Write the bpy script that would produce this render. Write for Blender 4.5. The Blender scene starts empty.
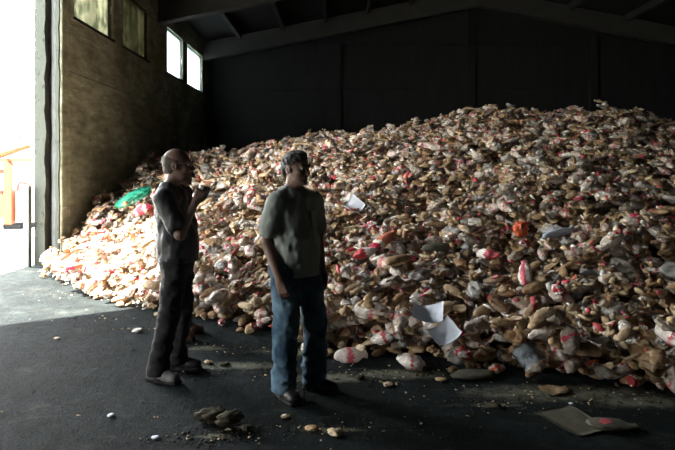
import bpy, bmesh, math, random
import numpy as np
from mathutils import Vector, Matrix, Euler, noise
from mathutils.bvhtree import BVHTree

random.seed(7)
rng = np.random.default_rng(7)
S = bpy.context.scene
C = S.collection
PI = math.pi
F, VX, VY, EYE = 600.0, 337.0, 172.0, 1.6      # focal length in pixels, vanishing point, eye height

# ------------------------------------------------------------------ materials
def srgb(r, g, b):
    f = lambda c: (c / 255 / 12.92) if c / 255 <= .04045 else ((c / 255 + .055) / 1.055) ** 2.4
    return (f(r), f(g), f(b), 1.0)

class NT:
    """tiny helper around a material's node tree"""
    def __init__(self, name):
        self.m = bpy.data.materials.new(name)
        self.m.use_nodes = True
        self.t = self.m.node_tree
        self.bsdf = self.t.nodes['Principled BSDF']
        self.out = self.t.nodes['Material Output']
    def n(self, typ, **kw):
        nd = self.t.nodes.new(typ)
        for k, v in kw.items():
            if k.startswith('i_'):
                nd.inputs[k[2:].replace('_', ' ')].default_value = v
            else:
                setattr(nd, k, v)
        return nd
    def l(self, a, b):
        self.t.links.new(a, b)
    def coords(self, scale=(1, 1, 1), which='Object'):
        tc = self.n('ShaderNodeTexCoord'); mp = self.n('ShaderNodeMapping')
        mp.inputs['Scale'].default_value = scale
        self.l(tc.outputs[which], mp.inputs['Vector'])
        return mp.outputs['Vector']
    def noise(self, vec, scale, detail=4, rough=.55):
        nd = self.n('ShaderNodeTexNoise')
        nd.inputs['Scale'].default_value = scale
        nd.inputs['Detail'].default_value = detail
        nd.inputs['Roughness'].default_value = rough
        if vec is not None: self.l(vec, nd.inputs['Vector'])
        return nd.outputs['Fac']
    def ramp(self, fac, stops):
        r = self.n('ShaderNodeValToRGB')
        e = r.color_ramp.elements
        while len(e) < len(stops): e.new(.5)
        for k, (p, c) in enumerate(stops):
            e[k].position = p; e[k].color = c
        self.l(fac, r.inputs['Fac'])
        return r.outputs['Color']
    def mix(self, fac, a, b, mode='MIX'):
        m = self.n('ShaderNodeMix', data_type='RGBA', blend_type=mode)
        for sock, v in ((m.inputs[0], fac), (m.inputs[6], a), (m.inputs[7], b)):
            if hasattr(v, 'is_linked'): self.l(v, sock)
            else: sock.default_value = v
        return m.outputs[2]
    def math(self, op, a, b=0.0):
        m = self.n('ShaderNodeMath', operation=op)
        for sock, v in ((m.inputs[0], a), (m.inputs[1], b)):
            if hasattr(v, 'is_linked'): self.l(v, sock)
            else: sock.default_value = v
        return m.outputs[0]
    def bump(self, h, strength=.3, dist=.01):
        b = self.n('ShaderNodeBump')
        b.inputs['Strength'].default_value = strength
        b.inputs['Distance'].default_value = dist
        self.l(h, b.inputs['Height']); self.l(b.outputs['Normal'], self.bsdf.inputs['Normal'])
    def color(self, c):
        if hasattr(c, 'is_linked'): self.l(c, self.bsdf.inputs['Base Color'])
        else: self.bsdf.inputs['Base Color'].default_value = c
    def set(self, rough=.7, spec=.4, metal=0.0):
        self.bsdf.inputs['Roughness'].default_value = rough
        self.bsdf.inputs['Specular IOR Level'].default_value = spec
        self.bsdf.inputs['Metallic'].default_value = metal
        return self.m
    def tint(self):
        """0..1, different on every piece: the object's own random number plus a per-piece attribute"""
        oi = self.n('ShaderNodeObjectInfo')
        at = self.n('ShaderNodeAttribute', attribute_name='tint')
        return self.math('FRACT', self.math('ADD', oi.outputs['Random'], at.outputs['Fac']))

def simple(name, col, rough=.7, spec=.4, metal=0.0, var=.25, scale=8, bump=0.0):
    m = NT(name)
    v = m.coords()
    f = m.noise(v, scale)
    d = tuple(c * (1 - var) for c in col[:3]) + (1,)
    u = tuple(min(1, c * (1 + var)) for c in col[:3]) + (1,)
    m.color(m.ramp(f, [(.3, d), (.7, u)]))
    if bump: m.bump(m.noise(v, scale * 6), bump)
    return m.set(rough, spec, metal)

MAT = {}
# floor: dark worn concrete with pale trodden-in flour and black stains
m = NT('floor_concrete'); v = m.coords()
base = m.ramp(m.noise(v, .9, 6), [(.3, srgb(19, 25, 26)), (.7, srgb(39, 45, 45))])
stain = m.ramp(m.noise(v, 3.2, 8, .65), [(.40, (0, 0, 0, 1)), (.60, (1, 1, 1, 1))])
base = m.mix(m.math('MULTIPLY', stain, .75), base, srgb(19, 23, 24))
dust = m.ramp(m.noise(v, 2.1, 10, .72), [(.57, (0, 0, 0, 1)), (.72, (1, 1, 1, 1))])
base = m.mix(m.math('MULTIPLY', dust, .4), base, srgb(88, 90, 82))
spk = m.ramp(m.noise(v, 30, 4, .7), [(.62, (0, 0, 0, 1)), (.72, (1, 1, 1, 1))])
base = m.mix(m.math('MULTIPLY', spk, .6), base, srgb(86, 83, 72))
blot = m.ramp(m.noise(v, 5.5, 9, .78), [(.50, (0, 0, 0, 1)), (.60, (1, 1, 1, 1))])
base = m.mix(m.math('MULTIPLY', blot, .7), base, srgb(17, 19, 18))
scuff = m.ramp(m.noise(m.coords((1.4, 4.5, 1)), 2.4, 9, .75), [(.56, (0, 0, 0, 1)), (.66, (1, 1, 1, 1))])
base = m.mix(m.math('MULTIPLY', scuff, .55), base, srgb(64, 68, 64))
patch = None
for px_, py_, rx_, ry_ in ((132, 329, .17, .07), (215, 436, .16, .05), (330, 430, .26, .05), (300, 352, .5, .16), (240, 366, .5, .13), (398, 374, .5, .15), (560, 393, .9, .22), (205, 348, .25, .1), (640, 402, .5, .15), (495, 405, .22, .06), (330, 378, .4, .15)):
    d_ = 1.6 * 600 / (py_ - 172); x_ = (px_ - 337) / 600 * d_
    mp = m.n('ShaderNodeMapping'); mp.vector_type = 'POINT'
    mp.inputs['Location'].default_value = (-x_ / rx_, -d_ / ry_, 0); mp.inputs['Scale'].default_value = (1 / rx_, 1 / ry_, 1)
    m.l(v, mp.inputs['Vector'])
    ln = m.n('ShaderNodeVectorMath', operation='LENGTH'); m.l(mp.outputs[0], ln.inputs[0])
    g_ = m.math('MAXIMUM', m.math('SUBTRACT', 1.0, m.math('MULTIPLY', ln.outputs['Value'], .55)), 0.0)
    patch = g_ if patch is None else m.math('MAXIMUM', patch, g_)
pm = m.ramp(m.math('MULTIPLY', patch, m.noise(v, 9, 10, .8)), [(.26, (0, 0, 0, 1)), (.42, (1, 1, 1, 1))])
base = m.mix(m.math('MULTIPLY', pm, .85), base, srgb(118, 117, 102))
m.color(base)
m.bump(m.math('ADD', m.noise(v, 9, 8, .7), m.math('MULTIPLY', m.noise(v, 60, 3), .3)), .8, .05)
MAT['floor'] = m.set(.8, .05)
MAT['ground'] = simple('outside_concrete', srgb(200, 198, 190), .9, .2, var=.08, scale=.6)

# left wall: board-marked precast concrete, olive brown with scratches
m = NT('wall_concrete'); v = m.coords((1, .9, 3.5))
a = m.ramp(m.noise(v, 2.2, 8, .65), [(.32, srgb(118, 122, 104)), (.68, srgb(178, 182, 158))])
scr = m.ramp(m.noise(m.coords((1, 1.0, 7)), 2.4, 10, .72), [(.57, (0, 0, 0, 1)), (.66, (1, 1, 1, 1))])
a = m.mix(m.math('MULTIPLY', scr, .75), a, srgb(206, 208, 184))
a = m.mix(m.math('MULTIPLY', m.ramp(m.noise(m.coords(), .8, 5), [(.45, (0, 0, 0, 1)), (.6, (1, 1, 1, 1))]), .5), a, srgb(72, 70, 54))
m.color(a); m.bump(m.noise(v, 8, 8, .7), .35, .02)
MAT['wall'] = m.set(.9, .2)
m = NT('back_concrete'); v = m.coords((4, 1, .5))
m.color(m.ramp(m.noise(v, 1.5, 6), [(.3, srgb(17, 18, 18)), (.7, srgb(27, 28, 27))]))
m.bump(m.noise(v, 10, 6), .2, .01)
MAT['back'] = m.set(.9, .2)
MAT['pale'] = simple('pale_bounce_wall', srgb(132, 131, 124), .9, .2, scale=1.5)  # unseen right and front walls, made paler to bounce light onto the people
MAT['roof'] = simple('roof_sheet', srgb(20, 20, 19), .9, .2, scale=1.2)
MAT['beam'] = simple('beam_concrete', srgb(44, 44, 41), .9, .2, scale=2, bump=.2)
# door jamb: flaking pale plaster
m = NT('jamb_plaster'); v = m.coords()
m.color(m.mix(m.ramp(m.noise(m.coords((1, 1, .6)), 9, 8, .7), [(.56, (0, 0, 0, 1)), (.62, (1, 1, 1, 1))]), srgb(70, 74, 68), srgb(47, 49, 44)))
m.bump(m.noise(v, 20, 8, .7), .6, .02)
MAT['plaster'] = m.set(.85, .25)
MAT['groove'] = simple('jamb_steel', srgb(76, 79, 79), .6, .4, scale=5)
MAT['frame'] = simple('window_steel', srgb(52, 50, 44), .6, .4)
MAT['frame_pale'] = simple('window_aluminium', srgb(120, 122, 120), .5, .4)
# dirty panes: light comes through a crust of algae and dust
def dirty(name, c0, c1, c2):
    m = NT(name)
    f = m.noise(m.coords((1, 1, .35)), 1.6, 3, .5)
    stripe = m.noise(m.coords((.01, 1, .06)), 4.5, 1, .3)
    blob = m.noise(m.coords(), 5.0, 2, .4)
    leaf = m.math('MULTIPLY', m.ramp(m.math('ADD', m.math('MULTIPLY', stripe, .6), m.math('MULTIPLY', blob, .8)), [(.62, (0, 0, 0, 1)), (.84, (1, 1, 1, 1))]), .6)
    col = m.mix(leaf, m.ramp(f, [(.32, c0), (.62, c1)]), c2)
    tr = m.n('ShaderNodeBsdfTranslucent'); m.l(col, tr.inputs['Color'])
    gl = m.n('ShaderNodeBsdfGlossy'); gl.inputs['Roughness'].default_value = .3
    mx = m.n('ShaderNodeMixShader'); mx.inputs[0].default_value = .02
    m.l(tr.outputs[0], mx.inputs[1]); m.l(gl.outputs[0], mx.inputs[2]); m.l(mx.outputs[0], m.out.inputs['Surface'])
    return m.m
MAT['pane_dirty'] = dirty('dirty_glass', srgb(88, 88, 78), srgb(116, 116, 104), srgb(50, 58, 48))
MAT['pane_darker'] = dirty('filthy_glass', srgb(44, 44, 36), srgb(64, 63, 52), srgb(36, 38, 30))
m = NT('clear_glass')
gl = m.n('ShaderNodeBsdfGlossy'); gl.inputs['Roughness'].default_value = .02
tp = m.n('ShaderNodeBsdfTransparent'); tp.inputs['Color'].default_value = (.93, .97, 1, 1)
mx = m.n('ShaderNodeMixShader'); mx.inputs[0].default_value = .05
m.l(tp.outputs[0], mx.inputs[1]); m.l(gl.outputs[0], mx.inputs[2]); m.l(mx.outputs[0], m.out.inputs['Surface'])
MAT['pane_clear'] = m.m

MAT['pane_frost'] = dirty('frosted_glass', (.33, .37, .40, 1), (.46, .49, .50, 1), (.36, .41, .45, 1))
# bread and wrappers
def bread(name, cols, bump=.5, rough=.75):
    m = NT(name); v = m.coords()
    c = m.ramp(m.tint(), [(k / (len(cols) - 1), x) for k, x in enumerate(cols)])
    f = m.noise(v, 14, 5, .6)
    c = m.mix(m.ramp(f, [(.35, (.65, .65, .65, 1)), (.7, (0, 0, 0, 1))]), c, (.12, .055, .02, 1))
    c = m.mix(m.math('MULTIPLY', m.ramp(m.noise(v, 6, 6, .7), [(.52, (0, 0, 0, 1)), (.68, (1, 1, 1, 1))]), .5), c, srgb(214, 196, 164))
    m.color(c); m.bump(m.noise(v, 45, 4, .6), bump, .006)
    return m.set(rough, .3)
MAT['crust'] = bread('bread_crust', [srgb(112, 84, 58), srgb(172, 146, 112), srgb(134, 108, 78), srgb(190, 170, 138), srgb(154, 120, 82), srgb(178, 162, 136)])
MAT['crumb'] = bread('bread_crumb', [srgb(226, 206, 172), srgb(206, 178, 134), srgb(232, 216, 190), srgb(196, 164, 118)], .8)
def plastic(name, cols, alpha, rough=.28):
    m = NT(name); v = m.coords()
    c = m.ramp(m.tint(), [(k / (len(cols) - 1), x) for k, x in enumerate(cols)])
    m.color(c); m.bump(m.noise(v, 24, 6, .7), .9, .02); m.set(rough, .5)
    if alpha < 1:
        tp = m.n('ShaderNodeBsdfTransparent')
        mx = m.n('ShaderNodeMixShader')
        f = m.ramp(m.noise(v, 12, 4, .6), [(.3, (alpha - .25,) * 3 + (1,)), (.7, (min(1, alpha + .25),) * 3 + (1,))])
        m.l(f, mx.inputs[0])
        m.l(tp.outputs[0], mx.inputs[1]); m.l(m.bsdf.outputs[0], mx.inputs[2]); m.l(mx.outputs[0], m.out.inputs['Surface'])
    return m.m
MAT['film'] = plastic('clear_film', [srgb(226, 214, 202), srgb(206, 194, 180), srgb(238, 228, 220), srgb(216, 194, 172)], .6, .18)
MAT['bagplastic'] = plastic('bag_plastic', [srgb(188, 186, 182), srgb(206, 200, 192), srgb(150, 150, 146), srgb(220, 212, 204), srgb(176, 158, 136), srgb(146, 148, 144)], .7, .2)
MAT['print_red'] = plastic('red_print', [srgb(176, 32, 58), srgb(190, 58, 84), srgb(166, 46, 40), srgb(200, 92, 106), srgb(158, 28, 50)], 1)
MAT['print_white'] = plastic('white_print', [srgb(226, 216, 206), srgb(232, 226, 220), srgb(214, 200, 186)], 1)
MAT['print_orange'] = plastic('orange_print', [srgb(206, 92, 52), srgb(200, 76, 44), srgb(214, 112, 66)], 1)
MAT['print_pinkbrown'] = plastic('salmon_film', [srgb(196, 120, 92), srgb(190, 110, 86)], 1)
MAT['print_blue'] = plastic('bluish_film', [srgb(176, 188, 208), srgb(186, 196, 212)], 1)
MAT['print_grey'] = plastic('grey_film', [srgb(84, 90, 94), srgb(76, 80, 84)], 1)
MAT['green_film'] = plastic('green_film', [srgb(14, 120, 92), srgb(22, 128, 100)], 1, .35)
MAT['paper'] = simple('white_paper', srgb(226, 230, 240), .8, .2, var=.04, scale=10)
MAT['sack'] = simple('woven_sack', srgb(86, 83, 71), .8, .2, var=.2, scale=14, bump=.5)
MAT['core'] = simple('crumbled_bread', srgb(96, 68, 42), .95, .1, var=.5, scale=14, bump=.9)
MAT['dirtcrumb'] = simple('trodden_crumbs', srgb(66, 61, 50), .95, .1, var=.45, scale=20, bump=.9)

# people
MAT['skin_a'] = simple('skin', srgb(104, 80, 68), .55, .35, var=.08, scale=20)
MAT['skin_b'] = simple('tanned_skin', srgb(92, 70, 60), .55, .35, var=.08, scale=20)
MAT['hair'] = simple('dark_hair', srgb(30, 26, 24), .6, .35, var=.4, scale=60, bump=.8)
MAT['hair_grey'] = simple('greying_hair', srgb(66, 56, 50), .7, .3, var=.4, scale=60, bump=.6)
MAT['eye'] = simple('eye_white', srgb(190, 184, 176), .2, .5, var=.02)
MAT['iris'] = simple('dark_iris', srgb(30, 20, 14), .2, .5, var=.1)
def cloth(name, col, rough=.85, spec=.2, sheen=0.0):
    m = NT(name); v = m.coords()
    d = tuple(c * .82 for c in col[:3]) + (1,)
    m.color(m.ramp(m.noise(v, 9, 5), [(.3, d), (.7, col)]))
    m.bump(m.noise(v, 240, 2), .25, .002)
    return m.set(rough, spec)
MAT['shirt_black'] = cloth('black_shirt', srgb(29, 29, 31), .6, .4)
MAT['trouser_black'] = cloth('black_trousers', srgb(26, 25, 26), .8)
MAT['shirt_grey'] = cloth('grey_green_shirt', srgb(134, 140, 135), .85)
m = NT('blue_denim'); v = m.coords()
m.color(m.mix(m.ramp(m.noise(v, 5, 6, .6), [(.42, (0, 0, 0, 1)), (.66, (1, 1, 1, 1))]), srgb(38, 62, 80), srgb(98, 124, 140)))
m.bump(m.noise(v, 200, 2), .3, .002)
MAT['denim'] = m.set(.85, .2)
MAT['shirt_dark'] = cloth('dark_brown_shirt', srgb(44, 38, 36))
MAT['shoe_black'] = simple('black_leather', srgb(26, 24, 24), .45, .5)
MAT['shoe_grey'] = simple('worn_grey_canvas', srgb(88, 88, 85), .7, .3, var=.6, scale=14)
MAT['shoe_pale'] = simple('pale_rubber', srgb(168, 166, 160), .7, .3)
MAT['shoe_brown'] = simple('brown_leather', srgb(66, 42, 32), .5, .4)
MAT['sole'] = simple('shoe_sole', srgb(30, 28, 27), .8, .2)
MAT['belt'] = simple('belt_leather', srgb(30, 24, 20), .5, .4)
MAT['metal'] = simple('dull_metal', srgb(140, 138, 132), .35, .5, .8)
MAT['button'] = simple('shirt_button', srgb(110, 112, 106), .4, .4)
MAT['cup'] = simple('dark_cup', srgb(34, 30, 30), .35, .5)
MAT['lens'] = MAT['pane_clear']
# outside
MAT['orange'] = simple('orange_paint', srgb(150, 66, 34), .55, .4, var=.15, scale=3)
MAT['palebox'] = simple('pale_paint', srgb(170, 156, 144), .6, .3, var=.08, scale=3)
MAT['rust'] = simple('rusty_steel', srgb(84, 44, 30), .7, .3, var=.3, scale=6)
MAT['tyre'] = simple('black_rubber', srgb(26, 26, 26), .8, .2)
MAT['shed'] = simple('shed_wall', srgb(222, 222, 220), .8, .2, var=.05)
MAT['shedroof'] = simple('shed_roof', srgb(58, 68, 78), .7, .3, var=.1)
MAT['post'] = simple('painted_post', srgb(130, 136, 132), .6, .3, var=.1)

# ------------------------------------------------------------------ mesh helpers
def link(name, me, parent=None, loc=None):
    o = bpy.data.objects.new(name, me); C.objects.link(o)
    if parent is not None: o.parent = parent
    if loc is not None: o.location = loc
    return o
def tag(o, label=None, cat=None, group=None, kind=None):
    if label: o['label'] = label
    if cat: o['category'] = cat
    if group: o['group'] = group
    if kind: o['kind'] = kind
    return o
def empty(name, loc, rz=0):
    o = bpy.data.objects.new(name, None); C.objects.link(o)
    o.location = loc; o.rotation_euler = (0, 0, rz); o.empty_display_size = .1
    return o
def bm_obj(name, bm, mats, parent=None, smooth=False, loc=None):
    me = bpy.data.meshes.new(name)
    bmesh.ops.recalc_face_normals(bm, faces=bm.faces)
    bm.to_mesh(me); bm.free()
    for x in (mats if isinstance(mats, (list, tuple)) else [mats]): me.materials.append(x)
    if smooth:
        me.polygons.foreach_set('use_smooth', [True] * len(me.polygons))
    return link(name, me, parent, loc)
def np_mesh(name, V, faces, mats, mi=None, smooth=True, tint=None):
    """faces: (n,3) or (n,4) int array"""
    me = bpy.data.meshes.new(name)
    V = np.asarray(V, dtype=np.float32); faces = np.asarray(faces, dtype=np.int32)
    n, k = faces.shape
    me.vertices.add(len(V)); me.vertices.foreach_set('co', V.ravel())
    me.loops.add(n * k); me.loops.foreach_set('vertex_index', faces.ravel())
    me.polygons.add(n)
    me.polygons.foreach_set('loop_start', np.arange(0, n * k, k, dtype=np.int32))
    me.polygons.foreach_set('loop_total', np.full(n, k, dtype=np.int32))
    if mi is not None: me.polygons.foreach_set('material_index', np.asarray(mi, dtype=np.int32))
    me.polygons.foreach_set('use_smooth', np.full(n, smooth, dtype=bool))
    for x in mats: me.materials.append(x)
    if tint is not None:
        at = me.attributes.new('tint', 'FLOAT', 'FACE')
        at.data.foreach_set('value', np.asarray(tint, dtype=np.float32))
    me.update(calc_edges=True)
    me.validate()
    return me
def box(bm, lo, hi, bev=0.0, mi=0):
    r = bmesh.ops.create_cube(bm, size=1)
    vs = r['verts']
    for v in vs:
        v.co = Vector([(lo[i] + hi[i]) / 2 + v.co[i] * (hi[i] - lo[i]) for i in range(3)])
    fs = list({f for v in vs for f in v.link_faces})
    for f in fs: f.material_index = mi
    if bev:
        es = list({e for v in vs for e in v.link_edges})
        bmesh.ops.bevel(bm, geom=es, offset=bev, segments=2, affect='EDGES')
def tube(bm, pts, r, seg=8, cap=True):
    pts = [Vector(p) for p in pts]; rings = []
    rr = r if isinstance(r, (list, tuple)) else [r] * len(pts)
    for i, p in enumerate(pts):
        d = (pts[min(i + 1, len(pts) - 1)] - pts[max(i - 1, 0)]).normalized()
        a = d.orthogonal().normalized()
        if rings_axis and abs(rings_axis[-1].dot(d)) < .95:
            a = (rings_axis[-1] - d * rings_axis[-1].dot(d)).normalized()
        rings_axis.append(a)
        b = d.cross(a)
        rings.append([bm.verts.new(p + (a * math.cos(t) + b * math.sin(t)) * rr[i]) for t in (2 * PI * k / seg for k in range(seg))])
    for i in range(len(rings) - 1):
        for k in range(seg):
            bm.faces.new((rings[i][k], rings[i][(k + 1) % seg], rings[i + 1][(k + 1) % seg], rings[i + 1][k]))
    if cap:
        bm.faces.new(rings[0][::-1]); bm.faces.new(rings[-1])
    rings_axis.clear()
rings_axis = []
def struct(name, bm, mats):
    return tag(bm_obj(name, bm, mats), kind='structure')

# ------------------------------------------------------------------ camera
cam = bpy.data.cameras.new('camera')
cam.sensor_width = 36; cam.lens = F / 675 * 36
cam.shift_y = -(225 - VY) / 675
cam.shift_x = (337.5 - VX) / 675
cam.clip_end = 300
camo = bpy.data.objects.new('camera', cam); C.objects.link(camo)
camo.location = (0, 0, EYE); camo.rotation_euler = (PI / 2, 0, 0)
S.camera = camo
def floor_pt(x, y, z=0.0):
    d = (EYE - z) * F / (y - VY)
    return Vector(((x - VX) / F * d, d, z))

# ------------------------------------------------------------------ the hall
WX, WT = -4.7, .2              # inner face of the left wall, thickness
DY0, DY1, DH = 5.35, 10.3, 5.4  # door opening
SY0, SY1, SH = 2.1, 3.2, 2.9      # unseen second doorway, added to light the people from the left
BACK, RIGHT, FRONT = 22.0, 14.7, -7.0
RIDGE, EAVE, SL = 5.0, 6.15, .197
roof_z = lambda x: EAVE + SL * (x - WX) if x < RIDGE else EAVE + SL * (RIDGE - WX) - SL * (x - RIDGE)

bm = bmesh.new(); box(bm, (WX - .55, FRONT, -.12), (RIGHT, BACK, 0)); struct('floor', bm, MAT['floor'])
bm = bmesh.new(); box(bm, (-120, -60, -.2), (WX - .55, 140, -.012)); struct('ground', bm, MAT['ground'])

WIN = [(10.72, 12.62), (13.18, 15.0), (16.62, 18.3), (18.88, 20.95)]
SILL, TOP = 4.37, 5.63
bm = bmesh.new()
g = .03                        # seams between the precast panels stay open by a finger's width
def wallbox(y0, y1, z0, z1, t=WT): box(bm, (WX - t, y0, z0), (WX, y1, z1), .006)
wallbox(FRONT, SY0, 0, 6.4)
wallbox(SY0, SY1, SH, 6.4)
wallbox(SY1, DY0, 0, 6.4)
wallbox(DY0, DY1, DH, 6.4)
wallbox(DY1 + .06, 10.52, 0, 6.4)
for y0, y1 in ((10.52 + g, 16.0), (16.0 + g, BACK)):
    for z0, z1 in ((0, 1.6), (1.6 + g, 3.35), (3.35 + g, SILL)):
        wallbox(y0, y1, z0, z1)
edges = [10.52 + g] + [e for w in WIN for e in w] + [BACK]
for k in range(0, len(edges), 2): wallbox(edges[k], edges[k + 1], SILL, TOP)
wallbox(10.52 + g, BACK, TOP, 6.4)
box(bm, (WX - WT, 10.53, 0), (WX - .05, BACK, SILL))      # solid behind the seams
struct('wall_left', bm, MAT['wall'])

# jamb of the big door: pale plaster strips either side of a steel guide groove, edges knocked ragged
def ragged(bm, x0, x1, yf, yb, z1, amp_l, amp_r, seed):
    N = 90; L = []; R = []
    for i in range(N + 1):
        z = z1 * i / N
        a = noise.fractal(Vector((seed, 0, z * 2.4)), 1, 2, 5) ; b = noise.fractal(Vector((seed + 9, 3, z * 2.4)), 1, 2, 5)
        L.append((x0 + amp_l * a, z)); R.append((x1 + amp_r * b, z))
    rows = [[bm.verts.new((l[0], yf, l[1])), bm.verts.new((r[0], yf, r[1])), bm.verts.new((r[0], yb, r[1])), bm.verts.new((l[0], yb, l[1]))] for l, r in zip(L, R)]
    for a, b in zip(rows, rows[1:]):
        for k in range(4): bm.faces.new((a[k], a[(k + 1) % 4], b[(k + 1) % 4], b[k]))
    bm.faces.new(rows[0][::-1]); bm.faces.new(rows[-1])
bm = bmesh.new()
ragged(bm, -5.145, -4.965, 10.2, 10.62, DH + .3, .006, .03, 1.0)
ragged(bm, -4.80, -4.74, 10.22, 10.5, DH + .3, .03, .02, 5.0)
struct('trim_1', bm, MAT['plaster'])
bm = bmesh.new(); box(bm, (-5.06, 10.40, 0), (-4.76, 10.58, DH + .3)); box(bm, (-4.90, 10.30, 0), (-4.81, 10.41, DH + .3), .01)
struct('trim_2', bm, MAT['groove'])
bm = bmesh.new(); box(bm, (-4.745, 10.25, 0), (-4.70, 10.40, DH + .3), .01); struct('trim_3', bm, MAT['wall'])

for k, (y0, y1) in enumerate(WIN):
    r = empty('window_%d' % (k + 1), (WX - .1, (y0 + y1) / 2, SILL)); r['kind'] = 'structure'
    w, h = (y1 - y0) / 2, TOP - SILL
    bm = bmesh.new(); t = .05
    for lo, hi in (((-.05, -w, 0), (.05, w, t)), ((-.05, -w, h - t), (.05, w, h)), ((-.05, -w, t), (.05, -w + t, h - t)), ((-.05, w - t, t), (.05, w, h - t))):
        box(bm, lo, hi, .006)
    bm_obj('window_frame', bm, MAT['frame'] if k < 2 else MAT['frame_pale'], r)
    bm = bmesh.new(); box(bm, (-.012, -w + t, t), (-.004, w - t, h - t))
    bm_obj('window_pane', bm, MAT['pane_dirty'] if k == 0 else MAT['pane_darker'] if k == 1 else MAT['pane_frost'], r)
    bm = bmesh.new(); box(bm, (.05, w - .045, h * .42), (.09, w - .01, h * .55), .006); box(bm, (.07, w - .04, h * .3), (.085, w - .02, h * .5), .004)
    bm_obj('window_handle', bm, MAT['metal'], r)
    bm = bmesh.new(); box(bm, (-.12, -w - .02, -.04), (.14, w + .02, 0), .008)
    bm_obj('window_sill', bm, MAT['beam'], r)

bm = bmesh.new()                # unseen canopy, added and cut at a slant to cast the floor's shadow edge
vs = [bm.verts.new((x, y, z)) for z in (5.55, 5.65) for x, y in ((WX - WT, -4), (WX - WT, 8.36), (-9.2, 5.33), (-9.2, -4))]
for q in ((0, 1, 2, 3), (7, 6, 5, 4), (0, 4, 5, 1), (1, 5, 6, 2), (2, 6, 7, 3), (3, 7, 4, 0)): bm.faces.new([vs[i] for i in q])
for y in (-3.6, 5.1): box(bm, (-9.1, y - .08, -.012), (-8.94, y + .08, 5.55))
struct('added_shade_canopy', bm, MAT['roof'])
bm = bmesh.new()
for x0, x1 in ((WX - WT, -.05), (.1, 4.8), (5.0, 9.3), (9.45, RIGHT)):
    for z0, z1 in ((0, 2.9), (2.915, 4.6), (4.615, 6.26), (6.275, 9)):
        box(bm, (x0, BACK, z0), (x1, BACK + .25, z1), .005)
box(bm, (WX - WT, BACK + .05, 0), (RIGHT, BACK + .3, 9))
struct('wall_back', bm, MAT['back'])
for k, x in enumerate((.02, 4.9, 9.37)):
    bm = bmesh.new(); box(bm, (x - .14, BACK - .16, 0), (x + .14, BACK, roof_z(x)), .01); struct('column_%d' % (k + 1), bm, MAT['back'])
bm = bmesh.new(); box(bm, (RIGHT, FRONT, 0), (RIGHT + .3, BACK, 9)); struct('wall_right', bm, MAT['pale'])
bm = bmesh.new(); box(bm, (WX - WT, FRONT - .3, 0), (RIGHT, FRONT, 9)); struct('wall_front', bm, MAT['pale'])
bm = bmesh.new()
for (xa, xb) in ((WX - WT, RIDGE), (RIDGE, RIGHT + .3)):
    vs = [bm.verts.new((x, y, (roof_z(x) if x > WX else EAVE) + dz)) for dz in (.08, .2) for x, y in ((xa, FRONT - .3), (xb, FRONT - .3), (xb, BACK + .3), (xa, BACK + .3))]
    for q in ((0, 1, 2, 3), (7, 6, 5, 4), (0, 4, 5, 1), (1, 5, 6, 2), (2, 6, 7, 3), (3, 7, 4, 0)): bm.faces.new([vs[i] for i in q])
struct('ceiling', bm, MAT['roof'])
def sloped(bm, xa, xb, y0, y1, dz0, dz1):
    vs = [bm.verts.new((x, y, roof_z(x) + dz)) for dz in (dz0, dz1) for x, y in ((xa, y0), (xb, y0), (xb, y1), (xa, y1))]
    for q in ((3, 2, 1, 0), (4, 5, 6, 7), (0, 1, 5, 4), (1, 2, 6, 5), (2, 3, 7, 6), (3, 0, 4, 7)): bm.faces.new([vs[i] for i in q])
k = 0
for y in (21.2, 15.9, 10.6, 5.2, 0, -5.2):
    bm = bmesh.new()
    sloped(bm, WX, RIDGE, y - .16, y + .16, -.62, .0); sloped(bm, RIDGE, RIGHT, y - .16, y + .16, -.62, .0)
    k += 1; struct('roof_beam_%d' % k, bm, MAT['beam'])
for k, x in enumerate((-3.4, -1.9, -.4, 1.1, 2.6, 4.1, 6.2, 8.2, 10.2, 12.4)):
    bm = bmesh.new(); sloped(bm, x - .06, x + .06, FRONT, BACK, -.14, .09); struct('roof_purlin_%d' % (k + 1), bm, MAT['beam'])

# ------------------------------------------------------------------ outside the door
def part(name, boxes, mat, parent, bev=.012):
    bm = bmesh.new()
    for lo, hi in boxes: box(bm, lo, hi, bev)
    return bm_obj(name, bm, mat, parent)
sk = tag(empty('waste_container', (-11.0, 17.0, 0)), 'orange steel waste container with raised ribs in the sunny yard outside', 'container')
part('container_body', [((-2.0, .06, .28), (1.82, 2.0, 1.94))], MAT['palebox'], sk)
part('top_rail', [((-2.05, -.02, 1.90), (2.35, .1, 2.0))], MAT['orange'], sk)
for z in (.98, 1.56): part('rib', [((-2.0, -.03, z), (1.55, .08, z + .1))], MAT['rust'], sk)
part('lower_panel', [((-2.0, .02, .3), (1.55, .07, .96))], MAT['orange'], sk)
bm = bmesh.new()
box(bm, (1.62, -.14, .12), (1.86, .1, 1.72), .015)
for q in (((1.62, -.14, 1.72), (1.86, -.14, 1.72), (1.68, -.06, 1.98), (1.62, -.06, 1.98)),): bm.faces.new([bm.verts.new(p) for p in q])
vs = [bm.verts.new(p) for p in ((1.62, -.13, 1.7), (1.86, -.13, 1.7), (1.66, -.13, 2.0), (1.62, .09, 1.7), (1.86, .09, 1.7), (1.66, .09, 2.0))]
for q in ((0, 1, 2), (5, 4, 3), (0, 3, 4, 1), (1, 4, 5, 2), (2, 5, 3, 0)): bm.faces.new([vs[i] for i in q])
tag(bm_obj('corner_post', bm, MAT['orange'], sk), 'orange corner post')
part('side_box', [((1.95, -.1, .22), (2.38, .6, 1.06))], MAT['palebox'], sk)
bm = bmesh.new(); tube(bm, [(1.98, -.05, 1.06), (1.99, -.05, 1.24), (2.06, -.05, 1.3), (2.26, -.05, 1.26), (2.34, -.05, 1.18), (2.35, -.05, 1.06)], .022)
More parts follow.
